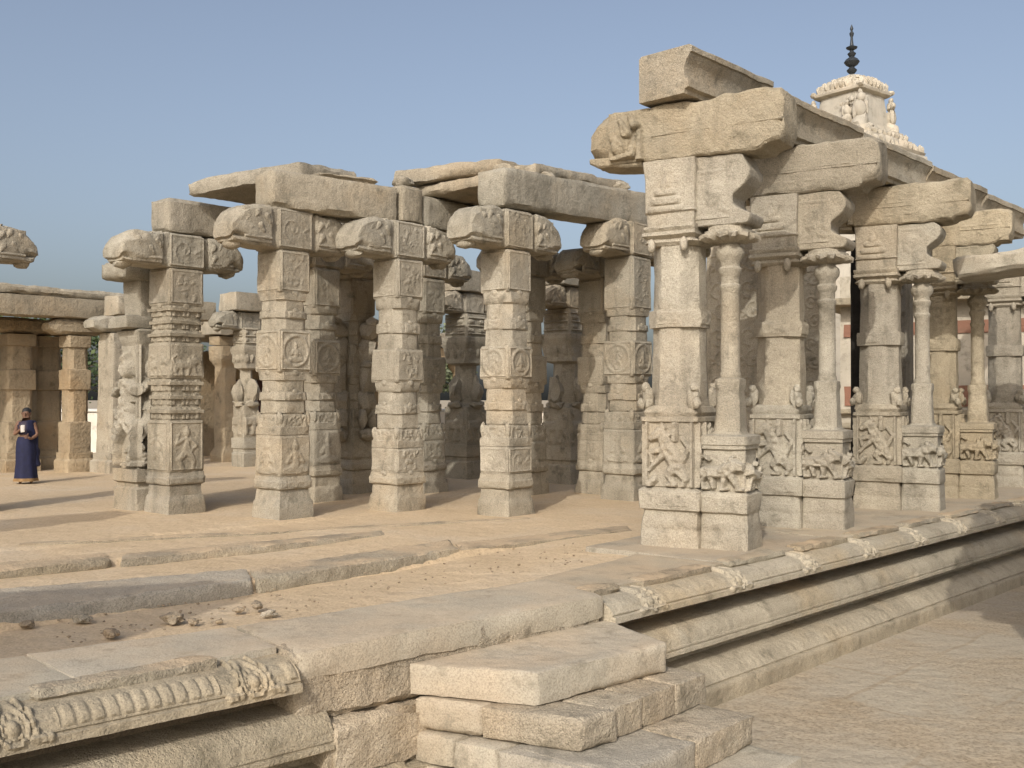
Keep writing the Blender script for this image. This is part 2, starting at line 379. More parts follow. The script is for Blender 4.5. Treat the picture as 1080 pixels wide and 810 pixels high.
def leafmat(name, c1, c2):
    m = bpy.data.materials.new(name); m.use_nodes = True; nt = m.node_tree; b = nt.nodes['Principled BSDF']; L = nt.links.new
    g = N(nt, 'ShaderNodeNewGeometry'); r = ramp(nt, [(0, c1), (1, c2)]); L(g.outputs['Random Per Island'], r.inputs[0]); L(r.outputs[0], b.inputs['Base Color']); b.inputs['Roughness'].default_value = .6
    return m
LEAF = leafmat('leaves', (.035, .06, .02), (.10, .14, .05)); LEAF2 = leafmat('leaves_dusty', (.06, .075, .035), (.15, .17, .08))
def sandmat(name, a, b_, c_, flag=False):
    m = bpy.data.materials.new(name); m.use_nodes = True; nt = m.node_tree; b = nt.nodes['Principled BSDF']; L = nt.links.new
    b.inputs['Roughness'].default_value = .95; b.inputs['Specular IOR Level'].default_value = .1
    g = N(nt, 'ShaderNodeNewGeometry'); P = g.outputs['Position']
    n = N(nt, 'ShaderNodeTexNoise', i_Scale=.7, i_Detail=7., i_Roughness=.6); L(P, n.inputs['Vector'])
    r = ramp(nt, [(.3, a), (.5, b_), (.7, c_)]); L(n.outputs[0], r.inputs[0]); col = r.outputs[0]
    n2 = N(nt, 'ShaderNodeTexNoise', i_Scale=28., i_Detail=6., i_Roughness=.7); L(P, n2.inputs['Vector'])
    r2 = ramp(nt, [(.33, (.72, .70, .67)), (.5, (1, 1, 1)), (.7, (1.12, 1.11, 1.1))]); L(n2.outputs[0], r2.inputs[0])
    mx = N(nt, 'ShaderNodeMix', data_type='RGBA', blend_type='MULTIPLY'); mx.inputs[0].default_value = .8; L(col, mx.inputs[6]); L(r2.outputs[0], mx.inputs[7]); col = mx.outputs[2]
    n3 = N(nt, 'ShaderNodeTexNoise', i_Scale=5., i_Detail=6.); L(P, n3.inputs['Vector'])
    ad = N(nt, 'ShaderNodeMath', operation='MULTIPLY_ADD'); ad.inputs[1].default_value = .35; L(n2.outputs[0], ad.inputs[0]); L(n3.outputs[0], ad.inputs[2]); h = ad.outputs[0]
    if flag:   # worn flagstones with sand blown over them
        mp = N(nt, 'ShaderNodeMapping'); mp.inputs['Rotation'].default_value = (0, 0, R(-46)); L(P, mp.inputs[0])
        n5 = N(nt, 'ShaderNodeTexNoise', i_Scale=1.3, i_Detail=3.); L(P, n5.inputs['Vector'])
        ma = N(nt, 'ShaderNodeMix', data_type='VECTOR'); ma.inputs[0].default_value = .18; L(mp.outputs[0], ma.inputs[4]); L(n5.outputs['Color'], ma.inputs[5])
        br = N(nt, 'ShaderNodeTexBrick', i_Scale=.55); br.inputs['Mortar Size'].default_value = .018; br.inputs['Mortar Smooth'].default_value = .6; br.inputs['Brick Width'].default_value = 1.1; br.inputs['Row Height'].default_value = .55
        br.inputs['Color1'].default_value = (.42, .37, .285, 1); br.inputs['Color2'].default_value = (.405, .345, .265, 1); br.inputs['Mortar'].default_value = (.375, .315, .23, 1); L(ma.outputs[1], br.inputs['Vector'])
        n4 = N(nt, 'ShaderNodeTexNoise', i_Scale=.45, i_Detail=6., i_Roughness=.65); L(P, n4.inputs['Vector'])
        mr = N(nt, 'ShaderNodeMapRange'); mr.inputs[1].default_value = .44; mr.inputs[2].default_value = .56; L(n4.outputs[0], mr.inputs[0])
        mm = N(nt, 'ShaderNodeMix', data_type='RGBA'); L(mr.outputs[0], mm.inputs[0]); L(br.outputs['Color'], mm.inputs[6]); L(col, mm.inputs[7])
        m2 = N(nt, 'ShaderNodeMix', data_type='RGBA', blend_type='MULTIPLY'); m2.inputs[0].default_value = .8; L(mm.outputs[2], m2.inputs[6]); L(r2.outputs[0], m2.inputs[7]); col = m2.outputs[2]
    L(col, b.inputs['Base Color'])
    bp = N(nt, 'ShaderNodeBump'); bp.inputs['Strength'].default_value = .75; bp.inputs['Distance'].default_value = .05; L(h, bp.inputs['Height']); L(bp.outputs[0], b.inputs['Normal'])
    return m
SAND = sandmat('sand', (.50, .385, .25), (.54, .42, .28), (.54, .44, .315))
GROUND = sandmat('yard_ground', (.375, .30, .205), (.41, .34, .245), (.42, .36, .27), True)

def dusty(base, name, amt=.85):
    m = base.copy(); m.name = name; nt = m.node_tree; L = nt.links.new; b = nt.nodes['Principled BSDF']; src = b.inputs['Base Color'].links[0].from_socket
    g = N(nt, 'ShaderNodeNewGeometry'); sp = N(nt, 'ShaderNodeSeparateXYZ'); L(g.outputs['True Normal'], sp.inputs[0])
    n = N(nt, 'ShaderNodeTexNoise', i_Scale=1.6, i_Detail=5.); L(g.outputs['Position'], n.inputs['Vector'])
    a = N(nt, 'ShaderNodeMapRange'); a.inputs[1].default_value = .75; a.inputs[2].default_value = .97; L(sp.outputs[2], a.inputs[0])
    c = N(nt, 'ShaderNodeMapRange'); c.inputs[1].default_value = .40; c.inputs[2].default_value = .58; c.inputs[3].default_value = .15; c.inputs[4].default_value = amt; L(n.outputs[0], c.inputs[0])
    mu = N(nt, 'ShaderNodeMath', operation='MULTIPLY'); L(a.outputs[0], mu.inputs[0]); L(c.outputs[0], mu.inputs[1])
    mx = N(nt, 'ShaderNodeMix', data_type='RGBA'); L(mu.outputs[0], mx.inputs[0]); L(src, mx.inputs[6]); mx.inputs[7].default_value = (.54, .41, .27, 1); L(mx.outputs[2], b.inputs['Base Color'])
    return m
KERB = dusty(stone('granite_kerb', (.42, .37, .28), (.26, .225, .17), (.42, .31, .19), .4, .7, .6, stain=.3), 'granite_kerb_dusty')
SLABD = dusty(SLAB, 'granite_paving_dusty', .4)
SLATED = dusty(SLATE, 'granite_blue_grey_dusty', .35)
# ---------------- survey: a point of a level surface seen at (px, py) of the 1080x810 photo ----------------
HOR = 420.0
def G(px, py, h=0.0):
    z = 1080*(EYE-h)/(py-HOR); return np.array([(px-540)/1080*z, z])
def dirv(deg): return np.array([math.sin(R(deg)), math.cos(R(deg))])       # azimuth right of the view
A = dirv(40.4); B = dirv(-49.6); RZ = R(49.6)                                # the ruined hall's two axes
A2 = dirv(32); B2 = dirv(-58); RZ2 = R(58)                             # the outer row's pillars
ROW = dirv(43.2)                                                             # direction of the outer row
def AB(p): return float(A @ p), float(B @ p)
def XY(a, b): return A*a+B*b

# ================= SETTING =================
GZ = -1.22
mb = MB(); n = 60
gx = np.concatenate([np.linspace(-600, -42, 6), np.linspace(-40, 40, n), np.linspace(42, 600, 6)])
gy = np.concatenate([np.linspace(-200, -12, 4), np.linspace(-10, 50, n), np.linspace(60, 1500, 8)])
X, Y = np.meshgrid(gx, gy); Pn = np.stack([X.ravel(), Y.ravel(), X.ravel()*0], 1)
V = Pn.copy(); V[:, 2] = GZ+noise(Pn, .35, 4)*.012
nx_ = len(gx); F = [(j*nx_+i, j*nx_+i+1, (j+1)*nx_+i+1, (j+1)*nx_+i) for j in range(len(gy)-1) for i in range(nx_-1)]
tag(mb.add(V, F).build('ground', GROUND), kind='structure')

# ---- platform edge line ----
K0 = np.array([.80, 9.35]); EL = dirv(48.3); ER = dirv(44.0)
OL = np.array([EL[1], -EL[0]]); OR = np.array([ER[1], -ER[0]])              # outward
def edgeL(s, p=0): return K0+EL*s+OL*p      # s negative to the left
def edgeR(s, p=0): return K0+ER*s+OR*p
# sandy floor of the platform: height field with a sunken strip behind the kerb
mb = MB()
U = np.linspace(-12, 26, 240); W_ = np.concatenate([np.linspace(.6, 7.2, 170), np.linspace(7.4, 26, 50)])
UU, WW = np.meshgrid(U, W_)
EM = dirv(45.2); OM = np.array([EM[1], -EM[0]])
def strip_h(s, w_):
    # s along, w_ inward distance from platform edge
    h = np.full_like(s, -.025)
    fade = np.clip((3.4-s)/3.5, 0, 1)*np.clip((3.02-w_)/.06, 0, 1)
    h = h-.115*fade
    f2 = np.clip((1.4-s)/2.0, 0, 1)*np.clip((w_-3.75)/.15, 0, 1)*np.clip((5.38-w_)/.08, 0, 1)
    h = h-.07*f2
    f3 = np.clip((3-s)/2.0, 0, 1)*np.clip((w_-5.9)/.15, 0, 1)*np.clip((7.0-w_)/.1, 0, 1)
    h = h-.025*f3
    return h
Xp = K0[0]+EM[0]*UU-OM[0]*(WW+.05); Yp = K0[1]+EM[1]*UU-OM[1]*(WW+.05)
Pn = np.stack([Xp.ravel(), Yp.ravel(), 0*Xp.ravel()], 1)
Hh = strip_h(UU, WW).ravel()+.018*noise(Pn, .9, 2)+.009*noise(Pn, 4, 3)
V = Pn.copy(); V[:, 2] = Hh
m_ = len(U); F = [(j*m_+i, (j)*m_+i+1, (j+1)*m_+i+1, (j+1)*m_+i) for j in range(len(W_)-1) for i in range(m_-1)]
tag(mb.add(V, F).build('sandy_floor', SAND), kind='structure')
# ================= PLATFORM (retaining edge with carved courses) =================
plat = thing('stone_platform', 'raised stone platform with carved moulded edge under the ruined pillared hall', 'platform', (K0[0], K0[1], GZ))
def course(name, prof, s0, s1, ef, mat, disp=None, ds=.03, amp=.004, ang=50, pstep=.03):
    """sweep a profile of (outward, z) points along the edge; disp(s, t) adds outward relief"""
    P = []; 
    for a, b in zip(prof[:-1], prof[1:]):
        L_ = math.hypot(b[0]-a[0], b[1]-a[1]); m = max(1, int(round(L_/pstep)))
        for t in range(m): P.append((a[0]+(b[0]-a[0])*t/m, a[1]+(b[1]-a[1])*t/m))
    P.append(prof[-1]); P = np.array(P)
    T = np.gradient(P, axis=0); T /= np.maximum(np.linalg.norm(T, axis=1), 1e-6)[:, None]; NR = np.stack([-T[:, 1], T[:, 0]], 1)
    if NR[len(P)//2, 0] < 0: NR = -NR
    ns = max(2, int((s1-s0)/ds)); S = np.linspace(s0, s1, ns+1); np_ = len(P)
    SS, TT = np.meshgrid(S, np.arange(np_), indexing='ij')
    p = P[:, 0][TT]; z = P[:, 1][TT]; H = np.zeros_like(p)
    if disp is not None: H = disp(SS, p, z)
    Pn = np.stack([SS.ravel(), p.ravel(), z.ravel()], 1)
    H = H+amp*noise(Pn, 5, 7).reshape(p.shape)+amp*.8*noise(Pn, 17, 8).reshape(p.shape)
    p = p+H*NR[:, 0][TT]; z = z+H*NR[:, 1][TT]
    E = ER if ef is edgeR else EL; O = OR if ef is edgeR else OL
    V = np.stack([(K0[0]+E[0]*SS+O[0]*p).ravel(), (K0[1]+E[1]*SS+O[1]*p).ravel(), z.ravel()], 1)
    V -= np.array([K0[0], K0[1], GZ])
    F = [(i*np_+j, (i+1)*np_+j, (i+1)*np_+j+1, i*np_+j+1) for i in range(ns) for j in range(np_-1)]
    F.append(tuple(range(np_))); F.append(tuple(ns*np_+j for j in range(np_))[::-1])
    mb = MB(); mb.add(V, F); return mb.build(name, mat, plat, ang=ang)
def medal(s, z, s0, zc, r):      # horseshoe arch ornament: ring, face, crest
    d_ = np.hypot(s-s0, z-zc)
    h = .024*np.sqrt(np.clip(1-((d_-r*.78)/(r*.11))**2, 0, 1))
    h = np.maximum(h, .038*np.sqrt(np.clip(1-(d_/(r*.36))**2, 0, 1)))
    h = np.maximum(h, .018*np.sqrt(np.clip(1-((d_-r*.52)/(r*.09))**2, 0, 1))*(np.cos(np.arctan2(z-zc, s-s0)*9) > -.3))
    for a in range(14):
        q = a/13*math.pi*1.35-.17*math.pi; rr_ = 1.05+.12*(a % 2); cx = s0+r*rr_*math.cos(q); cz = zc+r*rr_*math.sin(q)
        h = np.maximum(h, .034*np.sqrt(np.clip(1-(np.hypot(s-cx, z-cz)/(r*.17))**2, 0, 1)))
    for m in (-1, 1):
        for k in range(3):
            h = np.maximum(h, .03*np.sqrt(np.clip(1-(np.hypot(s-s0-m*r*(1.1+.35*k), z-zc+r*(.55+.05*k))/(r*.25))**2, 0, 1)))
    return h
def kap_prof(x0, lip=True):
    P = [(-.45, -.03), (-.175, -.034), (-.11, -.038), (-.03, -.048), (.05, -.074), (.10, -.105), (.128, -.15), (.135, -.153), (.137, -.164), (.128, -.167), (.128, -.176), (.145, -.18), (.16, -.184), (.165, -.235), (.15, -.24), (-.33, -.245)]
    return P
medR = [.62+1.55*k for k in range(15)]
medL = [-3.5-1.52*k for k in range(5)]
def dispR(s, p, z):
    h = np.zeros_like(s)
    for m in medR: h = np.maximum(h, medal(s, z, m, -.12, .10))
    band = (z > -.145) & (z < -.05) & (p > .0)
    h = np.maximum(h, band*.003*(np.sin(s*40)*.5+.5))
    lip = (z > -.01)
    for m in medR: h = h-np.where(lip & (np.abs(s-m) < .16), .062, 0)
    Pn = np.stack([s.ravel(), p.ravel()*0, z.ravel()*0], 1)
    h = h-np.where(lip, .02*np.clip(noise(Pn, 3, 3)+.2, 0, 1).reshape(s.shape), 0)
    return h
def dispL(s, p, z):
    h = np.zeros_like(s)
    flut = (z > -.145) & (z < -.05) & (p > .0)
    fl = np.abs(np.sin(s*math.pi/.088))
    h = np.maximum(h, flut*(.015*fl+.006*np.abs(np.sin(s*math.pi/.044))))
    for m in medL:
        near = np.abs(s-m) < .25
        h = np.where(near & flut, h*.15, h); h = np.maximum(h, medal(s, z, m, -.115, .108))
    Pn = np.stack([s.ravel(), p.ravel()*0, z.ravel()*0], 1)
    lip = (z > -.01)
    h = h-np.where(lip, .025*np.clip(noise(Pn, 3, 3)+.2, 0, 1).reshape(s.shape), 0)
    return h
course('cornice', kap_prof(0), .02, 26, edgeR, EDGE, dispR, ds=.02, pstep=.016, amp=.003)
course('cornice', kap_prof(0), -10, -3.16, edgeL, EDGE, dispL, ds=.011, pstep=.012, amp=.003)
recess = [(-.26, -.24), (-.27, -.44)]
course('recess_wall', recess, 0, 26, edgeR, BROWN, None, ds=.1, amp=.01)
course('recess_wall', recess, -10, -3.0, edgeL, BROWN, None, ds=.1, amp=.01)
roll = [(-.3, -.41), (-.02, -.42), (.04, -.44), (.10, -.49), (.135, -.55), (.145, -.61), (.155, -.613), (.157, -.63), (.147, -.634), (.148, -.65), (.163, -.655), (.165, -.69), (.15, -.70), (-.3, -.705)]
def droll(s, p, z): return np.where((z < -.655) & (z > -.69) & (p > .1), .012*np.sign(np.sin(s*70)), 0)+np.where((z > -.63) & (p > .12), .0015*np.sin(s*30), 0)
course('roll_moulding', roll, 0, 26, edgeR, EDGE, droll, ds=.03)
course('roll_moulding', roll, -10, -2.9, edgeL, OCHRE, droll, ds=.03)
low = [(-.1, -.70), (-.1, -.84), (.0, -.85), (.10, -.88), (.20, -.94), (.27, -1.01), (.285, -1.02), (.28, -1.04)]
def dlow(s, p, z): return np.where((z < -.93) & (z > -1.0), .009*(np.abs(np.sin(s*26))-.5), 0)
course('lower_moulding', low, 0, 26, edgeR, EDGE, dlow, ds=.03)
course('lower_moulding', low, -10, -2.3, edgeL, OCHRE, dlow, ds=.03)
pl = [(.15, -1.035), (.31, -1.04), (.33, -1.06), (.335, -1.12), (.34, -1.30)]
course('plinth_course', pl, 0, 26, edgeR, EDGE, None, ds=.05, amp=.008)
course('plinth_course', pl, -10, -2.3, edgeL, OCHRE, None, ds=.05, amp=.008)
# rough plain blocks between the carved lengths, over and beside the steps
def eb(s0, s1, p0, p1, z0, z1, ef=edgeL, **k):
    a, b, c, d_ = ef(s0, p1), ef(s1, p1), ef(s1, p0), ef(s0, p0)
    off = (K0[0], K0[1], GZ)
    Q = [(*a, z0), (*b, z0), (*c, z0), (*d_, z0), (*a, z1), (*b, z1), (*c, z1), (*d_, z1)]
    return hexa([tuple(np.array(q)-np.array(off)) for q in Q], **k)
for ef_, ms in ((edgeR, [.0-.14]+medR), (edgeL, sorted(medL))):
    for q0_, q1_ in zip(ms[:-1], ms[1:]):
        if ef_ is edgeR and q0_ > 17: continue
        a_, b_ = q0_+.17, q1_-.15
        m1 = MB(); m1.add(*eb(a_, b_, -.34, -.095+.01*math.sin(q0_*9), -.06, .032, ef=ef_, step=.045, amp=.006, chip=.02, rough=.007)); m1.build('rim_plate', KERB, plat)
m1 = MB(); m1.add(*eb(-3.15, .0, -.4, .06, -.50, .0, step=.05, amp=.01, chip=.035, rough=.015)); m1.build('rough_block', ROUGH, plat)
m1 = MB(); m1.add(*eb(-2.93, .0, -.4, .17, -.95, -.515, step=.05, amp=.012, chip=.05, rough=.017)); m1.build('rough_block', ROUGH, plat)
m1 = MB(); m1.add(*eb(-2.4, .0, -.4, .30, -1.3, -.955, step=.06, amp=.012, chip=.05, rough=.01)); m1.build('rough_block', OCHRE, plat)
m1 = MB(); m1.add(*eb(.05, 26, -.6, -.32, -1.3, -.25, ef=edgeR, step=.5, amp=.0, chip=0)); m1.build('core_masonry', ROUGH, plat)
m1 = MB(); m1.add(*eb(-10, -.05, -.6, -.32, -1.3, -.25, ef=edgeL, step=.5, amp=.0, chip=0)); m1.build('core_masonry', ROUGH, plat)

# paving slabs along the rim (things one could lift)
def pave(name, label, P, z0, z1, mat, step=.07, amp=.004, chip=.03, rough=.0, group=None):
    P = [np.array(p) for p in P]; c = sum(P)/len(P)
    Q = [(*(p-c), z0) for p in P]+[(*(p-c), z1) for p in P]
    m = MB(); m.add(*hexa(Q, step=step, amp=amp, chip=chip, rough=rough)); o = m.build(name, mat, None, (c[0], c[1], 0))
    return tag(o, label, 'paving slab', group)
GS = 'granite slabs paving the rim of the platform'
def rimL(s0, s1, w0, w1): return [edgeL(s0, -.0-.0), edgeL(s1, 0), edgeL(s1, -w1), edgeL(s0, -w0)]
pave('paving_slab', 'long grey granite slab behind the fluted cornice at the lower left corner', [edgeL(-8, -.18), edgeL(-4.537, -.18), edgeL(-4.587, -1.17), edgeL(-8, -1.2)], -.25, .015, SLABD, group=GS, chip=.010)
pave('paving_slab', 'wide grey granite slab behind the lion face ornament on the left cornice', [edgeL(-4.53, -.18), edgeL(-3.17, -.18), edgeL(-3.1, -1.02), edgeL(-4.58, -1.18)], -.25, .018, SLABD, group=GS, chip=.010)
pave('paving_slab', 'rough edged granite slab directly above the stone steps', [edgeL(-3.14, .07), edgeL(-.0, .07), edgeL(.25, -.95), edgeL(-3.08, -1.0)], -.2, .02, SLABD, chip=.018, rough=.005, group=GS)
pave('paving_slab', 'granite slab between the steps and the nearest composite pillar', [edgeR(.03, -.18), edgeR(2.4, -.18), edgeR(2.2, -1.25), edgeR(.2, -1.0)], -.25, .014, SLABD, group=GS, chip=.010)
pave('paving_slab', 'granite slab carrying the nearest composite pillar', [edgeR(2.43, -.18), edgeR(5.1, -.18), edgeR(5.1, -2.3), edgeR(2.3, -2.1)], -.25, .008, SLABD, group=GS, chip=.010)
pave('paving_slab', 'granite slab under the second composite pillar', [edgeR(5.13, -.18), edgeR(7.9, -.18), edgeR(7.9, -2.3), edgeR(5.13, -2.3)], -.25, .012, SLABD, group=GS, chip=.010)
pave('paving_slab', 'granite slab under the third and fourth composite pillars', [edgeR(7.93, -.18), edgeR(26, -.18), edgeR(26, -2.3), edgeR(7.93, -2.3)], -.25, .008, SLABD, group=GS, chip=.010)
# raised strips of stone running across the sand
pave('stone_kerb', 'broad blue grey stone strip standing proud of the sunken sand at left', [G(-160, 668), G(268, 611), G(262, 600), G(-190, 636)], -.22, .012, SLATED, chip=.03, rough=.010)
pave('stone_kerb', 'pale broken stone strip in front of the middle pillars ending in a square corner', [G(270, 611), G(484, 579), G(476, 569), G(264, 600)], -.22, .014, KERB, chip=.03, rough=.012)
pave('stone_kerb', 'low narrow stone strip in the sand running towards the nearest composite pillar', [G(486, 578), G(668, 557), G(662, 552), G(480, 571)], -.2, -.008, KERB, chip=.03, rough=.008)
pave('stone_kerb', 'short worn stone kerb with a broken end in the sand at far left', [G(-100, 612), G(119, 589), G(113, 582), G(-100, 603)], -.2, .008, KERB, chip=.03, rough=.010)
pave('stone_kerb', 'long thin stone kerb half buried in the sand below the carved pillars', [G(128, 589), G(408, 562), G(404, 558), G(128, 583)], -.2, .002, KERB, chip=.025, rough=.008)
pave('stone_kerb', 'faint buried stone edge just in front of the pillar bases', [G(20, 573.5), G(560, 545.5), G(558, 544), G(22, 571)], -.2, -.004, KERB, chip=.02, rough=.006)

# ================= STEPS =================
st = thing('stone_steps', 'short flight of rough granite steps climbing to the platform', 'steps', (.3, 7.9, GZ))
def stepblk(name, P, z0, z1, mat=ROUGH, **k):
    Q = [(p[0]-.3, p[1]-7.9, z0-GZ) for p in P]+[(p[0]-.3, p[1]-7.9, z1-GZ) for p in P]
    m = MB(); m.add(*hexa(Q, step=.04, **k)); return m.build(name, mat, st)
LB = G(431, 699, -.22); 
H1, H2, H3, H4 = -.22, -.47, -.71, -.95
c1 = G(568, 709, H1); r1 = G(703, 677, H1); kb = edgeL(0.1, .0); lb = G(432, 698, -.22)
stepblk('step', [lb, c1, r1, kb], H1-.246, H1, SLABD, amp=.003, chip=.014, rough=.005)
sdv = dirv(118)      # side direction of the flight
def lerp(a, b, t): return a*(1-t)+b*t
c2 = G(612, 758, H2); r2 = G(745, 709, H2); c3 = c2+(c2-c1)*1.0; c3 = G(655, 816, H3); r3 = G(795, 752, H3); r4 = G(846, 796, H4); c4 = c3+np.array([.32, -.3])
lb2 = lb+np.array([.02, -.03]); k2 = r1+np.array([-.55, .45])
# second course in three stones, so the joints show
for i, (t0, t1) in enumerate([(0, .42), (.43, 1)]):
    stepblk('side_stone', [lerp(lb2, c2, t0), lerp(lb2, c2, t1), lerp(lb2, c2, t1)+EL*.4, lerp(lb2, c2, t0)+EL*.4], H2-.236, H2-(.0 if t1 == 1 else .0), ROUGH if t1 == 1 else SLAB, amp=.003, chip=.014, rough=.006)
d2 = (r2-c2)
for i, (t0, t1) in enumerate([(.18, .46), (.465, .72), (.725, 1)]):
    q = c1*0; back = np.array([-.62, .5])
    stepblk('step', [c2+d2*t0, c2+d2*t1, c2+d2*t1+back, c2+d2*t0+back], H2-.236, H2+.002*i, ROUGH, amp=.003, chip=.014, rough=.006)
d3 = (r3-c3)
for i, (t0, t1) in enumerate([(0, .52), (.525, 1)]):
    stepblk('step', [c3+d3*t0, c3+d3*t1, c3+d3*t1+np.array([-.7, .55]), c3+d3*t0+np.array([-.7, .55])], H3-.24, H3+.002*i, SLATE if i == 0 else ROUGH, amp=.003, chip=.014, rough=.006)
for i, (t0, t1) in enumerate([(0, .2), (.21, .42), (.43, .98)]):
    l3 = lb+np.array([.04, -.06])
    stepblk('side_stone', [lerp(l3, c3, t0), lerp(l3, c3, t1), lerp(l3, c3, t1)+EL*.35, lerp(l3, c3, t0)+EL*.35], H3-.236, H3-.01, [SLAB, SLAB, SLATE][i], amp=.003, chip=.014, rough=.006)
for i, (t0, t1) in enumerate([(0, .3), (.31, .6), (.61, 1)]):
    l3 = lb+np.array([.06, -.1])
    stepblk('side_stone', [lerp(l3, c4, t0), lerp(l3, c4, t1), lerp(l3, c4, t1)+EL*.35, lerp(l3, c4, t0)+EL*.35], H4-.28, H4-.01, [SLAB, ROUGH, SLAB][i], amp=.003, chip=.014, rough=.006)
d4 = r4-c4
stepblk('step', [c4, r4, r4+np.array([-.6, .5]), c4+np.array([-.6, .5])], GZ-.05, H4, SLAB, amp=.003, chip=.014, rough=.005)
# mortar core
m = MB(); Q = [lb+EL*.06+np.array([.04, -.0]), lerp(c1, c2, .7)+np.array([.02, .08]), lerp(r1, r2, .6)+np.array([-.08, .03]), kb]
m.add(*hexa([(p[0]-.3, p[1]-7.9, -.1) for p in Q]+[(p[0]-.3, p[1]-7.9, H2-GZ-.02) for p in Q], step=.1, amp=.003, chip=.02)); m.build('mortar_core', SLATE, st)
m = MB(); Q = [lb+EL*.06+np.array([.05, -.03]), lerp(c2, c3, .8)+np.array([.02, .1]), lerp(r2, r3, .7)+np.array([-.08, .03]), kb]
m.add(*hexa([(p[0]-.3, p[1]-7.9, -.1) for p in Q]+[(p[0]-.3, p[1]-7.9, H3-GZ-.03) for p in Q], step=.1, amp=.003, chip=.02)); m.build('mortar_core', SLATE, st)

# loose rocks on the sand
rnd = random.Random(5)
def rock(px, py, r, label, mat=ROCK, h=-.12):
    r *= .78; p = G(px, py, h); m = MB(); m.add(*blob((0, 0, r*.35), (r*rnd.uniform(1, 1.4), r*rnd.uniform(.7, 1), r*.6), amp=.35, sub=3))
    o = m.build('loose_rock', mat, None, (p[0], p[1], h), rnd.uniform(0, 3), ang=30); tag(o, label, 'rock', 'broken stones lying in the sunken sand')
rock(118, 670, .085, 'yellowish stone chunk at the end of the slab nearest the left cornice')
rock(183, 655, .10, 'largest pale rubble lump in the sand below the blue grey strip')
rock(205, 657, .06, 'small rubble piece touching the right side of the largest lump')
rock(252, 644, .055, 'flat ochre stone chip between two rubble lumps in the sand')
rock(272, 640, .08, 'squarish stone lying close under the pale broken strip', h=-.1)
rock(285, 649, .07, 'rounded grey stone resting beside the front paving slabs', ROUGH)
rock(88, 655, .09, 'dark stone at the foot of the blue grey strip at left', ROUGH)
rock(30, 660, .07, 'reddish stone in the shade at the left edge of the sand')
rock(232, 656, .04, 'tiny stone chip isolated in the middle of the sunken sand')
mb = MB()
for _ in range(190):
    px = rnd.uniform(60, 620); py = 664-(px-60)*.135+rnd.uniform(-14, 14); p = G(px, py, -.1); r = rnd.uniform(.005, .016)
    if py > 690: continue
    mb.add(*blob((p[0], p[1], -.115+.12*np.clip((px-250)/350, 0, 1)), (r*1.3, r, r*.7), amp=.3, sub=1))
tag(mb.build('pebbles', ROCK), 'scattered pebbles and gravel over the sunken sand', 'gravel', kind='stuff')

# ================= PILLARS OF THE RUINED HALL =================
def bud_corbel(H0, H1, w_, L1=1.1, L0=.34, seed=0, mat=GREY, parent=None, ls=1.0, rs=1.0):
    """bracket capital with a drooping bud at each end, along local x"""
    h = H1-H0; m = MB()
    m.add(*box(-L0, L0, -w_, w_, H0, H1, step=.06, amp=.006, chip=.03))
    for sgn, sc in ((-1, ls), (1, rs)):
        L = L0+(L1-L0)*sc
        for q in range(5): m.add(*blob((sgn*(L0*1.5+q*.09), sgn*0, H1-.03-.012*q*q), (.03, w_*.9, .035), amp=.3))
        st_ = [(L0*.9, w_*.88, H0+.03*h, H1-.01, .03), (L0*1.2, w_*.84, H0+.06*h, H1-.03, .04), (L0*1.28, w_*.98, H0+.04*h, H1-.0*h, .06), (L0+(L-L0)*.45, w_*1.02, H0+.07*h, H1-.02*h, .09),
               (L0+(L-L0)*.7, w_*1.0, H0+.10*h, H1-.07*h, .11), (L0+(L-L0)*.88, w_*.95, H0+.13*h, H1-.2*h, .12), (L-.02, w_*.88, H0+.15*h, H1-.42*h, .08), (L, w_*.8, H0+.17*h, H1-.55*h, .05)]
        V, F = loft_y([(sgn*a, b, c, d_, e*.75) for a, b, c, d_, e in st_], amp=.016, chip=.05, dz=.045, n=7)
        if sgn < 0: F = [q[::-1] for q in F]
        m.add(V, F)
        # underside lip and pendant
        V, F = loft_y([(sgn*a, b, c, d_, e) for a, b, c, d_, e in [(L0*.95, w_*.8, H0+.02*h, H0+.14*h, .02), (L0+(L-L0)*.85, w_*.86, H0+.05*h, H0+.2*h, .03), (L-.05, w_*.74, H0+.09*h, H0+.24*h, .03)]], amp=.006, chip=.02)
        if sgn < 0: F = [q[::-1] for q in F]
        m.add(V, F)
        m.add(*blob((sgn*(L0+(L-L0)*.78), 0, H0+.05*h), (.12, w_*.62, .085), amp=.2))
        for k in (-1, 1):   # ear-like volutes on the sides
            m.add(*blob((sgn*(L0*1.32), k*w_*.86, H0+h*.62), (.06, .05, h*.2), amp=.2))
    rr = random.Random(seed)
    for sgn, sc in ((-1, ls), (1, rs)):      # petals and scales cut into the sides of the buds
        for f in (0, 2):
            W = (L1-L0)*sc*.62; cc = [(x, y, .05, x+.05*q, y-.09, .02) for q, x, y in [(-1, -W*.35, h*.62), (1, W*.3, h*.62), (-1, -W*.05, h*.7), (1, W*.05, h*.4), (-1, -W*.3, h*.32)]]+[(-W*.45, h*.12, .02, W*.45, h*.12, .02)]
            rl = relief(W, h*.78, cc, .05, res=.016, bgn=-.004); k = sgn if f == 0 else -sgn
            V = rl[0]+np.array([k*(L0+(L1-L0)*sc*.42), 0, 0]); V[:, 1] += np.clip(np.abs(V[:, 0])-L0*1.7, 0, 1)*.10; put(m, (V, rl[1]), f, w_*1.0, z=H0+h*.1)
    for f in (0, 2):
        put(m, relief(L0*1.8, h*.9, fig_scroll(L0*1.8, h*.9, .3) if seed % 2 else fig_foliage(L0*1.8, h*.9, rr, 16), .025, frame=.03), f, w_, z=H0+h*.05)
    return m.build('corbel', mat, parent)
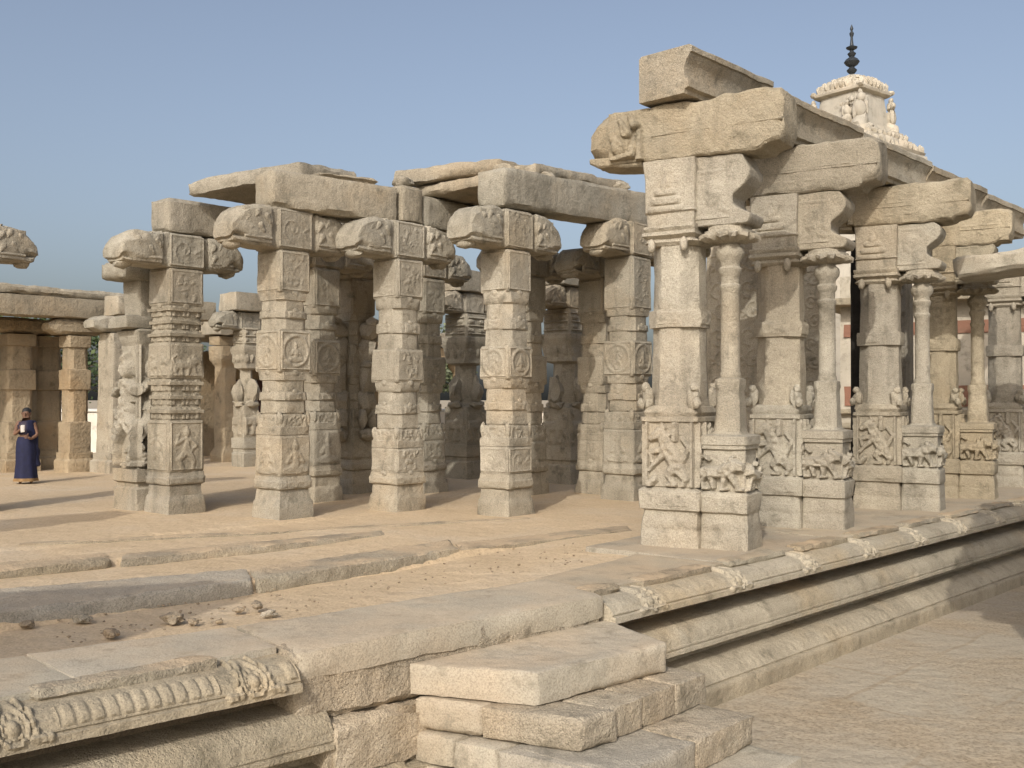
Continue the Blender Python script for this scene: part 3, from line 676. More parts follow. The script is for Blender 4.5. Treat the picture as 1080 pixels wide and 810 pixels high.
def pillar(name, label, px, py, stack, hw=.31, top=4.08, htop=4.68, mat=GREY, rz=None, seed=0, corner=None, corbel=True, L1=1.1, center=None, group=None, lip=None, det=1.0, n=6, ls=1, rs=1, faces=(0, 1, 2, 3)):
    """px,py: where its nearest foot corner stands"""
    rz = RZ if rz is None else rz
    a = np.array([math.cos(rz), math.sin(rz)]); b = np.array([-math.sin(rz), math.cos(rz)])
    if center is None: c = G(px, py)+(a+b)*hw*1.04
    else: c = np.array(center)
    t = thing(name, label, 'pillar', (c[0], c[1], 0), rz, group)
    rr = random.Random(seed*7+3)
    base = MB(); sh = MB(); ub = MB()
    base_secs = []; secs = []
    for z0, z1, k in stack:
        if k == 'upper': z1 = top
        h = z1-z0
        if k == 'plinth':
            base.add(*column([(z0-.2, hw*1.02, hw*1.02, .02), (z0+.04, hw*1.05, hw*1.05, .02), (z0+h*.55, hw*1.0, hw*1.0, .02), (z0+h*.62, hw*.94, hw*.94, .02), (z1, hw*.9, hw*.9, .02)], n=n, chip=.03, amp=.006))
        elif k == 'band':
            base.add(*column([(z0-.003, hw*.88, hw*.88, .02), (z0+.02, hw*1.0, hw*1.0, .015), (z0+h*.6, hw*1.02, hw*1.02, .02), (z0+h*.7, hw*.97, hw*.97, .02), (z1, hw*.95, hw*.95, .02)], n=n, chip=.03))
            for f in faces: put(base, relief(hw*1.8, h*.55, fig_foliage(hw*1.8, h*.55, rr, 10), .014), f, hw*1.0, z=z0+.02)
        elif k in ('fig', 'med', 'seat', 'scroll', 'rear', 'lion', 'plainb', 'upper'):
            w0 = hw*(.93 if k != 'upper' else .9)
            secs += [(z0, w0*.97, w0*.97, .015), (z0+.02, w0, w0, .015), (z1-.02, w0*.985, w0*.985, .015), (z1, w0*.95, w0*.95, .02)]
            for f in faces:
                W = w0*1.8; HH = h-.05; c_ = []; ring = []
                if k == 'fig': c_ = fig_dancer(HH*.92, m=rr.choice((-1, 1)))
                if k == 'seat': c_ = fig_seated(min(HH*.9, W*1.1), m=1)
                if k == 'rear': c_ = fig_rearing(HH*.95, m=rr.choice((-1, 1)))
                if k == 'lion': c_ = fig_lion(min(HH*.9, W*.62), m=rr.choice((-1, 1)))
                if k == 'scroll': c_ = fig_scroll(W, HH)
                if k == 'med':
                    r_ = min(W, HH)*.42; ring = [(0, HH/2, r_, .028)]; c_ = fig_seated(r_*1.35, 0, HH/2-r_*.75)
                    if f % 2: c_ = fig_dancer(r_*1.6, 0, HH/2-r_*.82)
                if k in ('upper', 'plainb'):
                    c_ = fig_foliage(W*.7, HH, rr, 18) if rr.random() < .6 else []
                put(sh if k != 'upper' else ub, relief(W, HH, c_, .032 if k not in ('upper', 'scroll') else .02, frame=.028 if k in ('med', 'fig', 'upper', 'scroll') else 0, rings=ring, res=.016/det), f, w0-.001, z=z0+.025)
            if k in ('med', 'upper', 'plainb'):    # hanging pendant leaf under the block
                for f in faces:
                    V, F = blob((0, 0, 0), (.07, .03, .06), amp=.1, sub=1); V = V*1.0; put(sh, (V, F), f, w0*.96, z=z0-.01)
        elif k == 'ornate':    # tier of little eaves and pilasters
            m4 = 3; dh = h/m4
            for q in range(m4):
                zz = z0+q*dh; ww = hw*(.9 if q % 2 == 0 else .86)
                secs += [(zz, ww*.9, ww*.9, .03), (zz+dh*.5, ww*.9, ww*.9, .03), (zz+dh*.52, ww*1.06, ww*1.06, .02), (zz+dh*.75, ww*1.08, ww*1.08, .03), (zz+dh*.8, ww*.95, ww*.95, .03)]
                for f in faces:
                    cc = [(x, .01, .028, x, dh*.5, .028) for x in (-hw*.62, -hw*.1, hw*.1, hw*.62)]+[(x, dh*.6, .05, x, dh*.75, .035) for x in (-hw*.55, 0, hw*.55)]
                    put(sh, relief(hw*1.7, dh*.9, cc, .04, res=.016/det), f, ww*.9, z=zz+.01)
            secs.append((z1, hw*.85, hw*.85, .03))
        elif k == 'naga':      # lumpy cusps where square turns octagonal
            secs += [(z0, hw*.93, hw*.93, .02), (z0+h*.35, hw*.95, hw*.95, .03), (z0+h*.4, hw*.88, hw*.88, .05), (z0+h*.6, hw*.9, hw*.9, .06), (z0+h*.65, hw*.82, hw*.82, .1), (z1, hw*.86, hw*.86, .13)]
            for f in faces:
                put(sh, relief(hw*1.7, h*.9, fig_foliage(hw*1.7, h*.9, rr, 26)+[(-hw*.6, h*.2, .05, -hw*.6, h*.7, .02), (hw*.6, h*.2, .05, hw*.6, h*.7, .02)], .035, res=.016/det), f, hw*.86, z=z0+.01)
            for sx in (-1, 1):
                for sy in (-1, 1): sh.add(*blob((sx*hw*.78, sy*hw*.78, z0+h*.7), (.05, .05, h*.35), amp=.3))
        elif k == 'oct':
            w0 = hw*.895; mid = z0+h*.5; c5 = .40
            secs += [(z0, w0, w0, w0*c5), (z0+h*.3, w0*.98, w0*.98, w0*c5), (z0+h*.31, w0*1.03, w0*1.03, w0*.34), (z0+h*.5, w0*1.02, w0*1.02, w0*.36), (z0+h*.51, w0*.96, w0*.96, w0*c5), (z1-h*.22, w0*.95, w0*.95, w0*c5), (z1-h*.2, w0*1.0, w0*1.0, w0*.3), (z1, w0*1.02, w0*1.02, w0*.25)]
            for f in faces:
                put(sh, relief(w0*.95, h*.2, fig_foliage(w0*.9, h*.2, rr, 9), .02), f, w0*1.04, z=z0+h*.3)
                V, F = blob((0, 0, 0), (.05, .025, .045), amp=.1, sub=1); put(sh, (V, F), f, w0*1.0, z=z0+h*.52)
    sh.add(*column(secs, n=n, dz=.07, chip=.022, amp=.005))
    if base.n: base.build('base', mat, t)
    sh.build('shaft', mat, t)
    if ub.n: ub.build('carved_panel', mat, t)
    if corbel: bud_corbel(top, htop, hw*.92, L1=L1, seed=seed, mat=mat, parent=t, ls=ls, rs=rs)
    return t, c
HG = 'free standing carved pillars of the ruined hall'
def scal(st, k): return [(a*k, b*k, c) for a, b, c in st]
SA = [(0, .42, 'plinth'), (.42, .63, 'band'), (.63, 1.45, 'fig'), (1.45, 2.12, 'ornate'), (2.12, 2.68, 'lion'), (2.68, 3.28, 'ornate'), (3.28, 3.86, 'upper')]
SB = [(0, .42, 'plinth'), (.42, .62, 'band'), (.62, 1.25, 'seat'), (1.25, 1.58, 'naga'), (1.58, 2.2, 'oct'), (2.2, 2.84, 'med'), (2.84, 3.4, 'oct'), (3.4, 4.04, 'upper')]
SC = [(0, .40, 'plinth'), (.40, .60, 'band'), (.60, 1.0, 'plainb'), (1.0, 1.32, 'naga'), (1.32, 2.06, 'oct'), (2.06, 2.6, 'plainb'), (2.6, 3.42, 'oct'), (3.42, 4.08, 'upper')]
SDD = [(0, .38, 'plinth'), (.38, .62, 'band'), (.62, 1.05, 'scroll'), (1.05, 1.4, 'naga'), (1.4, 2.1, 'oct'), (2.1, 2.62, 'med'), (2.62, 3.46, 'oct'), (3.46, 4.1, 'upper')]
pa, ca = pillar('carved_pillar', 'densely carved square pillar with a small dancing figure, leftmost of the near row', 177, 541.5, SA, hw=.345, top=3.86, htop=4.42, seed=1, group=HG)
pb, cb = pillar('carved_pillar', 'carved pillar with a cross legged seated figure low down and a round medallion above', 294, 547.5, SB, hw=.325, top=4.04, htop=4.68, seed=3, group=HG)
pc, cc_ = pillar('carved_pillar', 'plain faceted pillar under the right end of the long left beam', 418.5, 539, SC, hw=.335, top=4.06, htop=4.68, seed=4, group=HG)
pd, cd = pillar('carved_pillar', 'pale faceted pillar in the centre carrying the near end of the right beam', 536, 543.5, SDD, hw=.325, top=4.12, htop=4.75, seed=6, group=HG)
pe, ce = pillar('carved_pillar', 'faceted pillar with roundel panels just left of the nearest composite pillar', 668, 527, SB, hw=.35, top=4.35, htop=4.98, seed=7, group=HG)
# attached figure column behind the leftmost pillar
def figure_col(label, c, rz, hw=.26, top=3.75, group=None, mat=GREY, blocks=True):
    t = thing('figure_pillar', label, 'pillar', (c[0], c[1], 0), rz, group)
    m = MB(); m.add(*column([(-.2, hw*1.35, hw*1.35, .02), (.33, hw*1.35, hw*1.35, .02), (.36, hw*1.2, hw*1.2, .02), (.42, hw*1.2, hw*1.2, .02), (.45, hw*1.4, hw*1.4, .02), (.65, hw*1.4, hw*1.4, .03)])); m.build('base', mat, t)
    m = MB(); m.add(*column([(.65, hw*1.1, hw*1.1, .03), (1.0, hw, hw, .05), (2.6, hw*.85, hw*.85, .08), (2.7, hw*1.1, hw*1.1, .03), (2.9, hw*1.25, hw*1.25, .03), (2.95, hw*.9, hw*.9, .03), (top, hw*1.0, hw*1.0, .03)]))
    m.build('shaft', mat, t)
    m = MB()   # guardian figure in high relief on the outer faces
    for f in (0, 1, 3): put(m, relief(hw*2.3, 2.0, fig_dancer(1.9, m=-1 if f == 1 else 1)+fig_foliage(hw*1.8, 1.9, random.Random(f), 22), .22, res=.022), f, hw*.96, z=.68)
    m.build('guardian_figure', mat, t)
    if blocks:
        m = MB(); m.add(*box(-hw*2.3, hw*1.3, -hw*1.3, hw*1.3, top+.003, top+.3)); m.add(*box(-hw*1.9, hw*1.5, -hw*1.1, hw*1.1, 2.93, 3.15)); m.build('capital_block', mat, t)
    return t
figure_col('figure carved pillar standing right behind the leftmost carved pillar', ca+B*.85-A*.05, RZ, hw=.27, top=3.72)
# pillar beyond the left edge whose bud shows top left
figure_pl, cL = pillar('carved_pillar', 'pillar at the left edge of the photo showing only its drooping bud capital', 0, 0, SA, hw=.33, top=4.0, htop=4.62, seed=11, center=(-8.75, 16.25), group=HG)
# second rank, in the shade of the roof slabs
IG = 'inner pillars of the ruined hall standing in shade'
def inner(label, px, py, seed, hw=.33, st=SB, top=4.1, yali=False, **k):
    t, c = pillar('inner_pillar', label, px, py, st, hw=hw, top=top, htop=top+.55, seed=seed, det=.7, group=IG, **k)
    if yali:
        m = MB()
        for f in (0, 1, 3):
            M = Matrix.Rotation([0, -math.pi/2, math.pi, math.pi/2][f], 4, 'Z')
            for c0, r in [((0, -hw*1.25, 3.1), (.16, .26, .18)), ((0, -hw*1.55, 3.25), (.11, .16, .1)), ((0, -hw*1.1, 2.7), (.17, .2, .3)), ((0, -hw*1.05, 2.2), (.18, .17, .35)), ((0, -hw*1.0, 1.75), (.19, .17, .25)),
                          ((-.1, -hw*1.35, 2.45), (.06, .16, .07)), ((.1, -hw*1.35, 2.55), (.06, .16, .07)), ((-.12, -hw*1.1, 1.4), (.08, .13, .22)), ((.12, -hw*1.1, 1.4), (.08, .13, .22)), ((0, -hw*1.2, 1.1), (.2, .16, .12))]:
                V, F = blob(c0, r, amp=.35); m.add(V, F, M)
        m.build('rearing_beast', GREY, t)
    return t, c
inner('shaded pillar seen just right behind the pillar with the seated figure', 331, 529, 21)
inner('beast carved pillar in deep shade left of the plain faceted pillar', 372, 520, 22, yali=True)
inner('dark shaded pillar touching the right side of the plain faceted pillar', 447, 520, 23, st=SC)
inner('dark shaded pillar close behind the right side of the pale central pillar', 556, 522, 24, st=SC)
inner('dark shaded pillar close behind the left side of the roundel pillar', 636, 520, 25, st=SC)
inner('beast carved pillar in shade deep between the two left openings', 349, 509, 26, yali=True)
# rear composite pillars, lit at the top
def rear(label, px, py, seed, hw=.42, top=3.72):
    c = G(px, py)+(A+B)*hw; t = thing('rear_pillar', label, 'pillar', (c[0], c[1], 0), RZ, 'carved pillars at the back of the ruined hall')
    m = MB(); m.add(*column([(-.2, hw*1.1, hw*1.1, .02), (.35, hw*1.1, hw*1.1, .02), (.38, hw*1.0, hw*1.0, .02), (.45, hw*1.0, hw*1.0, .02), (.48, hw*1.12, hw*1.12, .02), (.75, hw*1.12, hw*1.12, .02)], n=6)); m.build('base', GREY, t)
    m = MB(); m.add(*column([(.75, hw, hw, .02), (1.6, hw, hw, .02), (1.62, hw*.9, hw*.9, .1), (1.7, hw*.82, hw*.82, .2), (2.55, hw*.78, hw*.78, .2), (2.6, hw*1.05, hw*1.05, .1), (2.7, hw*1.0, hw*1.0, .05), (2.95, hw*1.1, hw*1.1, .03), (3.05, hw*1.25, hw*1.25, .03), (3.18, hw*1.27, hw*1.27, .03), (3.2, hw, hw, .03), (top, hw, hw, .03)]))
    for f in range(4):
        put(m, relief(hw*1.8, .8, fig_lion(.7, 0, .05), .06, res=.025), f, hw, z=.78)
        put(m, relief(hw*1.8, .46, [(x, y, .05, x+.1, y, .04) for x in (-.25, .1) for y in (.12, .32)], .06, res=.025, extra=tiers([.06, .22, .4])), f, hw, z=3.22)
        for x in (-hw*.7, 0, hw*.7):
            V, F = blob((x, 0, 0), (.09, .08, .16), amp=.3, sub=1); put(m, (V, F), f, hw*.95, z=2.85)
        V, F = blob((0, 0, 0), (.13, .18, .3), amp=.5); put(m, (V, F), f, hw*.9, z=1.95)
        V, F = blob((0, 0, 0), (.2, .12, .1), amp=.4); put(m, (V, F), f, hw*1.0, z=1.65)
    m.build('shaft', GREY, t)
    bud_corbel(top+.002, top+.5, hw*.8, seed=seed, mat=GREY, parent=t, L1=1.05)
    m = MB(); m.add(*box(-.6, .75, -.4, .4, top+.505, top+1.0, step=.12)); m.build('top_block', GREY, t)
    return t
rear('rear pillar with lion panels seen left of the pale central pillar', 492, 504, 31, hw=.35)
rear('rear pillar between the pale central pillar and the roundel pillar', 601, 509, 32, hw=.37)
rear('rear pillar lit yellow in the opening right of the leftmost carved pillar', 257, 492, 33, hw=.25, top=3.6)
rear('rear pillar in the opening behind the pillar with the seated figure', 322, 508, 34, hw=.34)

# ---- beams and roof slabs ----
BG = 'stone beams of the ruined hall'; 
def beam(label, p0, p1, hw, z0, z1, mat=GREY, dz=(0, 0), group=BG, name='stone_beam', step=.07, amp=.008, chip=.035, cat='beam'):
    """p0,p1 centre line ends"""
    p0 = np.array(p0); p1 = np.array(p1); c = (p0+p1)/2; u = (p1-p0)/np.linalg.norm(p1-p0); o = np.array([-u[1], u[0]])*hw
    Q = [p0-o, p1-o, p1+o, p0+o]; dzs = [dz[0], dz[1], dz[1], dz[0]]
    m = MB(); m.add(*hexa([(*(q-c), z0+e) for q, e in zip(Q, dzs)]+[(*(q-c), z1+e) for q, e in zip(Q, dzs)], step=step, amp=amp, chip=chip))
    return tag(m.build(name, mat, None, (c[0], c[1], 0)), label, cat, group)
beam('shaded beam resting on the leftmost carved pillar', ca-A*.32, ca+A*5.6, .27, 4.425, 4.97, dz=(0, .12))
beam('long pitted granite beam over the pillar with the seated figure', cb-A*.38+B*.03, cc_-A*.1+B*.12, .29, 4.69, 5.26, dz=(-.02, -.02))
beam('short beam block over the plain faceted pillar', cc_-A*.08+B*.10, cc_+A*.42+B*.10, .29, 4.70, 5.3)
beam('dark shaded beam hidden behind the pale central pillar', cc_+A*.44+B*.12, cc_+A*4.0+B*.12, .27, 4.66, 5.2)
beam('speckled granite beam on the pale central pillar and the roundel pillar', cd-A*.38, ce+A*.9+B*.05, .29, 4.76, 5.38, dz=(.0, .23))
def slab(label, P, zs, th, mat=GREY, rough=.006, chip=.05, name='roof_slab'):
    P = [np.array(p) for p in P]; c = sum(P)/4
    m = MB(); m.add(*hexa([(*(p-c), z) for p, z in zip(P, zs)]+[(*(p-c), z+th) for p, z in zip(P, zs)], step=.08, amp=.018, chip=chip, rough=rough))
    return tag(m.build(name, mat, None, (c[0], c[1], 0)), label, 'roof slab', 'roof slabs left on the ruined hall')
aA, aB = AB(ca); bA, bB = AB(cb); cA, cB = AB(cc_); dA, dB = AB(cd); eA, eB = AB(ce)
def sl4(g0, g1, d0, d1): return [g0+d0, g0, g1, g1+d1]
g0, g1 = G(194, 207, 5.0), G(316, 184, 5.3)
slab('tilted roof slab bridging the two left beams, lit along its broken edge', sl4(g0, g1, A*2.0, A*1.2), [5.03, 5.0, 5.30, 5.31], .25, chip=.035)
slab('low broken roof slab lying along the top of the long pitted beam', [XY(bA+.5, bB+.3), XY(bA+.5, bB-.22), XY(cA-.4, cB-.05), XY(cA-.4, cB+.35)], [5.25, 5.255, 5.25, 5.25], .08, chip=.07)
g0, g1 = G(436, 208, 5.22), G(519, 194, 5.24)
slab('level roof slab between the shaded beam and the speckled beam', sl4(g0, g1, A*2.3, A*2.3), [5.22, 5.22, 5.24, 5.24], .2, chip=.03)
g0, g1 = G(414, 193, 5.42), G(528, 180, 5.58)
slab('uppermost tilted roof slab resting loose over the plain faceted pillar', sl4(g0, g1, A*1.3, A*1.3), [5.44, 5.42, 5.56, 5.58], .25, chip=.035)
g0, g1 = G(566, 184, 5.45), G(660, 200, 5.70)
slab('long roof slab lying crooked on the speckled beam near the composite pillar', [g0, g1, g1+B*.95, g0+B*.95], [5.46, 5.68, 5.72, 5.5], .2, chip=.03)
slab('rear roof slab shading the inner pillars at left', [XY(aA+2.4, aB+2.2), XY(aA+2.4, aB+.2), XY(aA+4.4, aB+.2), XY(aA+4.4, aB+2.2)], [5.12, 5.13, 5.13, 5.12], .2)
for (a, b, z, r, l) in [(dA+.1, dB+.12, 5.45, .13, 'broken stone wedged under the uppermost tilted roof slab'), (dA+1.0, dB-.0, 5.45, .16, 'loose lump on top of the speckled beam'), (dA+3.35, dB+.1, 5.7, .12, 'small rubble stone at the right end of the speckled beam'), (cA+.15, cB+.05, 5.38, .14, 'rubble lump on the beam block over the plain faceted pillar')]:
    m = MB(); m.add(*blob((0, 0, 0), (r*1.3, r, r*.75), amp=.35, sub=3)); p = XY(a, b); tag(m.build('rubble_stone', GREY, None, (p[0], p[1], z)), l, 'rock')

# ================= OUTER ROW OF COMPOSITE PILLARS =================
def composite(label, corner, seed, mat=PALE, H=4.6, corb=True, mirror=1, group='composite pillars with slender colonettes along the platform edge', detail=1.0):
    c = corner+A2*.33+B2*.92
    t = thing('composite_pillar', label, 'pillar', (c[0], c[1], 0), RZ2, group); rr = random.Random(seed)
    hx, hy = .37, .37; yc = -.65; cx = .27
    # pedestal
    m = MB()
    m.add(*column([(-.1, hx, hy, .02), (.03, hx*1.02, hy*1.02, .02), (.2, hx*1.0, hy*1.0, .02), (.22, hx*.985, hy*.985, .02), (.24, hx*1.0, hy*1.0, .02), (.40, hx*.96, hy*.96, .03), (.44, hx*.95, hy*.95, .03), (.46, hx*1.06, hy*1.06, .02), (.68, hx*1.08, hy*1.08, .03), (.71, hx*.98, hy*.98, .03), (.72, hx*.9, hy*.9, .02), (1.5, hx*.88, hy*.88, .02), (1.52, hx*1.0, hy*1.0, .02), (1.57, hx*1.0, hy*1.0, .02), (1.58, hx*.9, hy*.9, .02), (1.63, hx*.97, hy*.97, .03), (1.70, hx*.92, hy*.92, .06), (1.72, hx*.8, hy*.8, .15)], n=9, dz=.05, chip=.025))
    for f in (0, 1, 2, 3):
        W = (hx if f in (0, 2) else hy)*1.7
        put(m, relief(W, .80, fig_rearing(.78, -.02, .02, m=-1 if f == 1 else 1)+[(-W*.46, .02, .02, -W*.46, .78, .02), (W*.46, .02, .02, W*.46, .78, .02)], .11, res=.012), f, (hy if f in (0, 2) else hx)*.885, z=.72)
        put(m, relief(W, .16, fig_foliage(W, .16, rr, 14), .014, res=.016), f, (hy if f in (0, 2) else hx)*1.06, z=.49)
    m.build('pedestal', mat, t)
    # colonette pedestal
    m = MB()
    m.add(*column([(-.1, cx, cx*1.12, .02), (.03, cx*1.02, cx*1.12, .02), (.2, cx*1.0, cx*1.1, .02), (.22, cx*.985, cx*1.09, .02), (.24, cx*1.0, cx*1.1, .02), (.40, cx*.96, cx*1.06, .03), (.43, cx*.95, cx*1.05, .03), (.45, cx*1.1, cx*1.1, .03), (.66, cx*1.12, cx*1.12, .03), (.69, cx*1.0, cx*1.0, .04), (.7, cx*.86, cx*.86, .02), (1.18, cx*.86, cx*.86, .02), (1.2, cx*1.02, cx*1.02, .02), (1.24, cx*1.02, cx*1.02, .02), (1.25, cx*1.08, cx*1.08, .02), (1.35, cx*1.08, cx*1.08, .02), (1.37, cx*.8, cx*.8, .02)], n=7, dz=.05, chip=.022, cy=yc))
    for f in (0, 1, 3):
        put(m, relief(cx*1.95 if f != 0 else cx*1.8, .50, [(a, b, q*1.15, c_, d_, e*1.1) for a, b, q, c_, d_, e in fig_lion(.42 if f else .34, -.02, .02, m=1 if f == 1 else -1)], .15, res=.011), f, cx*.87, cy=yc, z=.69)
    m.build('lion_pedestal', mat, t)
    # octagonal main shaft with garland band
    m = MB(); q = .318
    ring = [(1.7, q*1.02, q*1.02, q*.5), (1.8, q*1.0, q*1.0, q*.56), (2.66, q*.96, q*.96, q*.56), (2.665, q*1.06, q*1.06, q*.5), (2.70, q*1.08, q*1.08, q*.55), (2.84, q*1.08, q*1.08, q*.55), (2.88, q*1.06, q*1.06, q*.55), (2.885, q*.95, q*.95, q*.56), (3.74, q*.93, q*.93, q*.56)]
    m.add(*column(ring, n=6, dz=.06, chip=.012)); 
    for f in range(4): put(m, relief(q*1.1, .17, fig_foliage(q*1.1, .17, rr, 14), .016, res=.014), f, q*1.07, z=2.69)
    m.build('shaft', mat, t)
    for sx in (-1, 1):
        for sy in (-1, 1):   # small crouching guardians at the shaft foot
            m = MB(); m.add(*blob((sx*hx*.8, sy*hy*.8, 1.80), (.075, .075, .13), amp=.35, sub=3)); m.add(*blob((sx*hx*.86, sy*hy*.86, 1.93), (.055, .055, .06), amp=.3)); m.add(*blob((sx*hx*.98, sy*hy*.98, 1.74), (.05, .05, .07), amp=.3)); m.build('guardian_lion', mat, t)
    # capital of the main shaft: tiers and stepped block
    m = MB()
    m.add(*column([(3.66, q*.98, q*.98, q*.4), (3.70, q*1.1, q*1.1, q*.2), (3.74, hx*.9, hy*.85, .03), (3.78, hx*1.08, hy*.95, .02), (3.82, hx*1.08, hy*.95, .02), (3.83, hx*.96, hy*.9, .02), (3.87, hx*1.05, hy*.93, .02), (3.90, hx*1.05, hy*.93, .02), (3.91, hx*.9, hy*.85, .02), (4.05, hx*.92, hy*.86, .02), (4.07, hx*1.0, hy*.9, .02), (4.1, hx*.9, hy*.86, .02), (H, hx*.98, hy*.92, .02)], n=8, dz=.05, chip=.015))
    for f in (1, 3):
        put(m, relief(.55, .5, [(-.2, .05, .04, .2, .05, .04), (-.15, .15, .05, .15, .15, .05), (-.1, .26, .05, .1, .26, .04), (0, .34, .07, 0, .44, .03)], .05, res=.016), f, hx*.92, cy=.04, z=4.05)
        for y in (-.22, .2):
            V, F = blob((y, 0, 0), (.05, .05, .09), amp=.15, sub=2); put(m, (V, F), f, hx*.95, z=3.66)
    m.build('capital', mat, t)
    # scrolled bracket over the colonette
    prof = [(-.2, 3.86), (-.45, 3.86), (-.95, 3.86), (-.985, 3.92), (-.985, 3.98), (-.90, 4.02), (-.80, 4.07), (-.745, 4.14), (-.75, 4.20), (-.82, 4.26), (-.92, 4.33), (-.975, 4.42), (-.98, 4.5), (-.94, 4.56), (-.88, H-.002), (-.2, H-.002)]
    m = MB(); m.add(*prism(prof, -.25, .25, step=.05, amp=.005, bev=.012))
    for s_, f in ((-1, 1), (1, 3)):
        put(m, relief(.5, .62, [(-.2, .02, .02, .2, .02, .02), (-.2, .58, .02, .14, .58, .025), (.02, .35, .13, .02, .3, .13), (.1, .15, .05, .17, .1, .03), (-.18, .05, .015, -.18, .6, .015)]+fig_foliage(.4, .4, rr, 8), .022, res=.016), f, .249, cy=-.52 if f == 1 else -.52, z=3.93)
    m.build('bracket', mat, t)
    # colonette, lotus capital a sub-part
    m = MB()
    m.add(*column([(1.36, .20, .20, .03), (1.40, .165, .165, .03), (1.9, .145, .145, .05), (1.95, .16, .16, .05), (2.03, .155, .155, .05), (2.05, .12, .12, .07)], n=5, chip=.015, cy=yc))
    m.add(*lathe([(.11, 2.0), (.128, 2.06), (.125, 2.1), (.115, 2.12), (.112, 3.1), (.125, 3.12), (.125, 3.16), (.108, 3.18), (.112, 3.28), (.135, 3.31), (.14, 3.36), (.115, 3.39), (.12, 3.44), (.165, 3.5), (.175, 3.55), (.165, 3.6), (.12, 3.64), (.11, 3.7), (.14, 3.76)], 20, 0, yc))
    col = m.build('colonette', mat, t)
    m = MB(); NL = 48; V = []; F = []
    prof2 = [(.12, 3.66), (.17, 3.68), (.26, 3.70), (.32, 3.72), (.33, 3.76), (.29, 3.775), (.29, 3.80), (.25, 3.81), (.25, 3.86)]
    for k, (r, z) in enumerate(prof2):
        for i in range(NL):
            a = 2*math.pi*i/NL; sc = 1+(.10*math.cos(a*14) if 1 <= k <= 4 else 0); sq = 1/max(abs(math.cos(a)), abs(math.sin(a)))**.35
            V.append((r*sc*sq*math.cos(a), yc+r*sc*sq*math.sin(a), z-(.02*math.cos(a*14) if k in (2, 3, 4) else 0)))
    for k in range(len(prof2)-1):
        for i in range(NL): F.append((k*NL+i, k*NL+(i+1) % NL, (k+1)*NL+(i+1) % NL, (k+1)*NL+i))
    m.add(V, F); m.build('lotus_capital', mat, col)
    return t, c
def long_corbel(t, label_mat, z0, z1, y_in=1.1, y_out=-1.36, hw=.30, seed=1, cut=0):
    m = MB(); h = z1-z0
    st_ = [(y_out, hw*.85, z0+.16, z1-.06, .05), (y_out+.05, hw*.97, z0+.08, z1-.01, .05), (y_out+.22, hw, z0+.05, z1, .03), (y_out+.27, hw, z0-.0, z1, .03), (-.3, hw, z0, z1-.02, .02), (.35, hw, z0, z1-.04*h, .03), (.42, hw*.84, z0+.05, z1-.08*h, .05), (.5, hw*.84, z0+.05, z1-.06*h, .06), (.56, hw*1.04, z0+.04, z1+.02*h, .1), (.85, hw*1.04, z0+.05, z1+.0*h, .14), (y_in-.10, hw*.98, z0+.09, z1-.12*h, .13), (y_in, hw*.8, z0+.13, z1-.32*h, .09)]
    V, F = loft_y(st_, ax='y', amp=.010, chip=.03, dz=.05, n=8); V[:, 2] += np.clip(V[:, 1]-.4, 0, 2)*.06; V += vnoise(V+seed, 9, 5)*.012; m.add(V, F)
    V, F = loft_y([(.4, hw*.85, z0-.03, z0+.1, .02), (y_in-.1, hw*.9, z0+.03, z0+.15, .02), (y_in+.05, hw*.7, z0+.1, z0+.17, .02)], ax='y', amp=.006); m.add(V, F)
    V, F = loft_y([(y_out+.02, hw*1.03, z0+h*.42, z0+h*.47, .015), (.25, hw*1.03, z0+h*.42, z0+h*.46, .015)], ax='y', amp=.003, chip=.01); m.add(V, F)
    for f in (1, 3):     # cut petals and hollows at the neck of the bud
        sg = -1 if f == 1 else 1
        cc = [(sg*-.16, .02, .05, sg*-.16, .5*h, .035), (sg*-.05, .1, .07, sg*-.10, .42*h, .03), (sg*.02, .5*h, .07, sg*.1, .72*h, .04), (sg*.12, .25*h, .10, sg*.2, .5*h, .06), (sg*.0, .08, .045, sg*.22, .06, .03), (sg*-.1, .62*h, .06, sg*-.02, .8*h, .03)]
        rl = relief(.56, h*.9, cc, .13, res=.014, bgn=-.006); put(m, rl, f, hw*.97, cy=.56, z=z0+.04)
        cc = [(-.5, .30, .012, .5, .29, .012)]+[(x, .1+.02*q, .03, x+.12, .12, .02) for q, x in enumerate((-.4, -.1, .2))]
        put(m, relief(1.3, h*.8, cc, .03, res=.02, bgn=-.003), f, hw*.985, cy=-.55, z=z0+.05)
    return m.build('corbel', label_mat, t)
corners = [G(783.5, 583), G(887, 560.5), G(988, 540.5), G(1046, 527.5), G(1112, 515.5)]
cl = ['nearest composite pillar with a rearing beast on its pedestal and a slender colonette', 'second composite pillar along the platform edge, warm stone under its long corbel', 'third composite pillar along the edge, greyish shaft beside a black gap', 'fourth composite pillar along the edge, partly hidden behind the third', 'fifth composite pillar cut by the right edge of the photo']
mats = [PALE, PALE, PALE, OCHRE, PALE]; cen = []
cmats = [OCHRE, GREY, OCHRE, OCHRE]
HS = [4.70, 4.64, 4.6, 4.54, 4.5]
yo = [-1.40, -1.42, -1.42, -1.25, -1.4]
for i, k in enumerate(corners):
    t, c = composite(cl[i], k, 40+i, mats[i], H=HS[i]); cen.append(c)
    if i < 4: long_corbel(t, cmats[i], HS[i]+.005, HS[i]+[.72, .68, .66, .62][i], y_out=yo[i], seed=i)
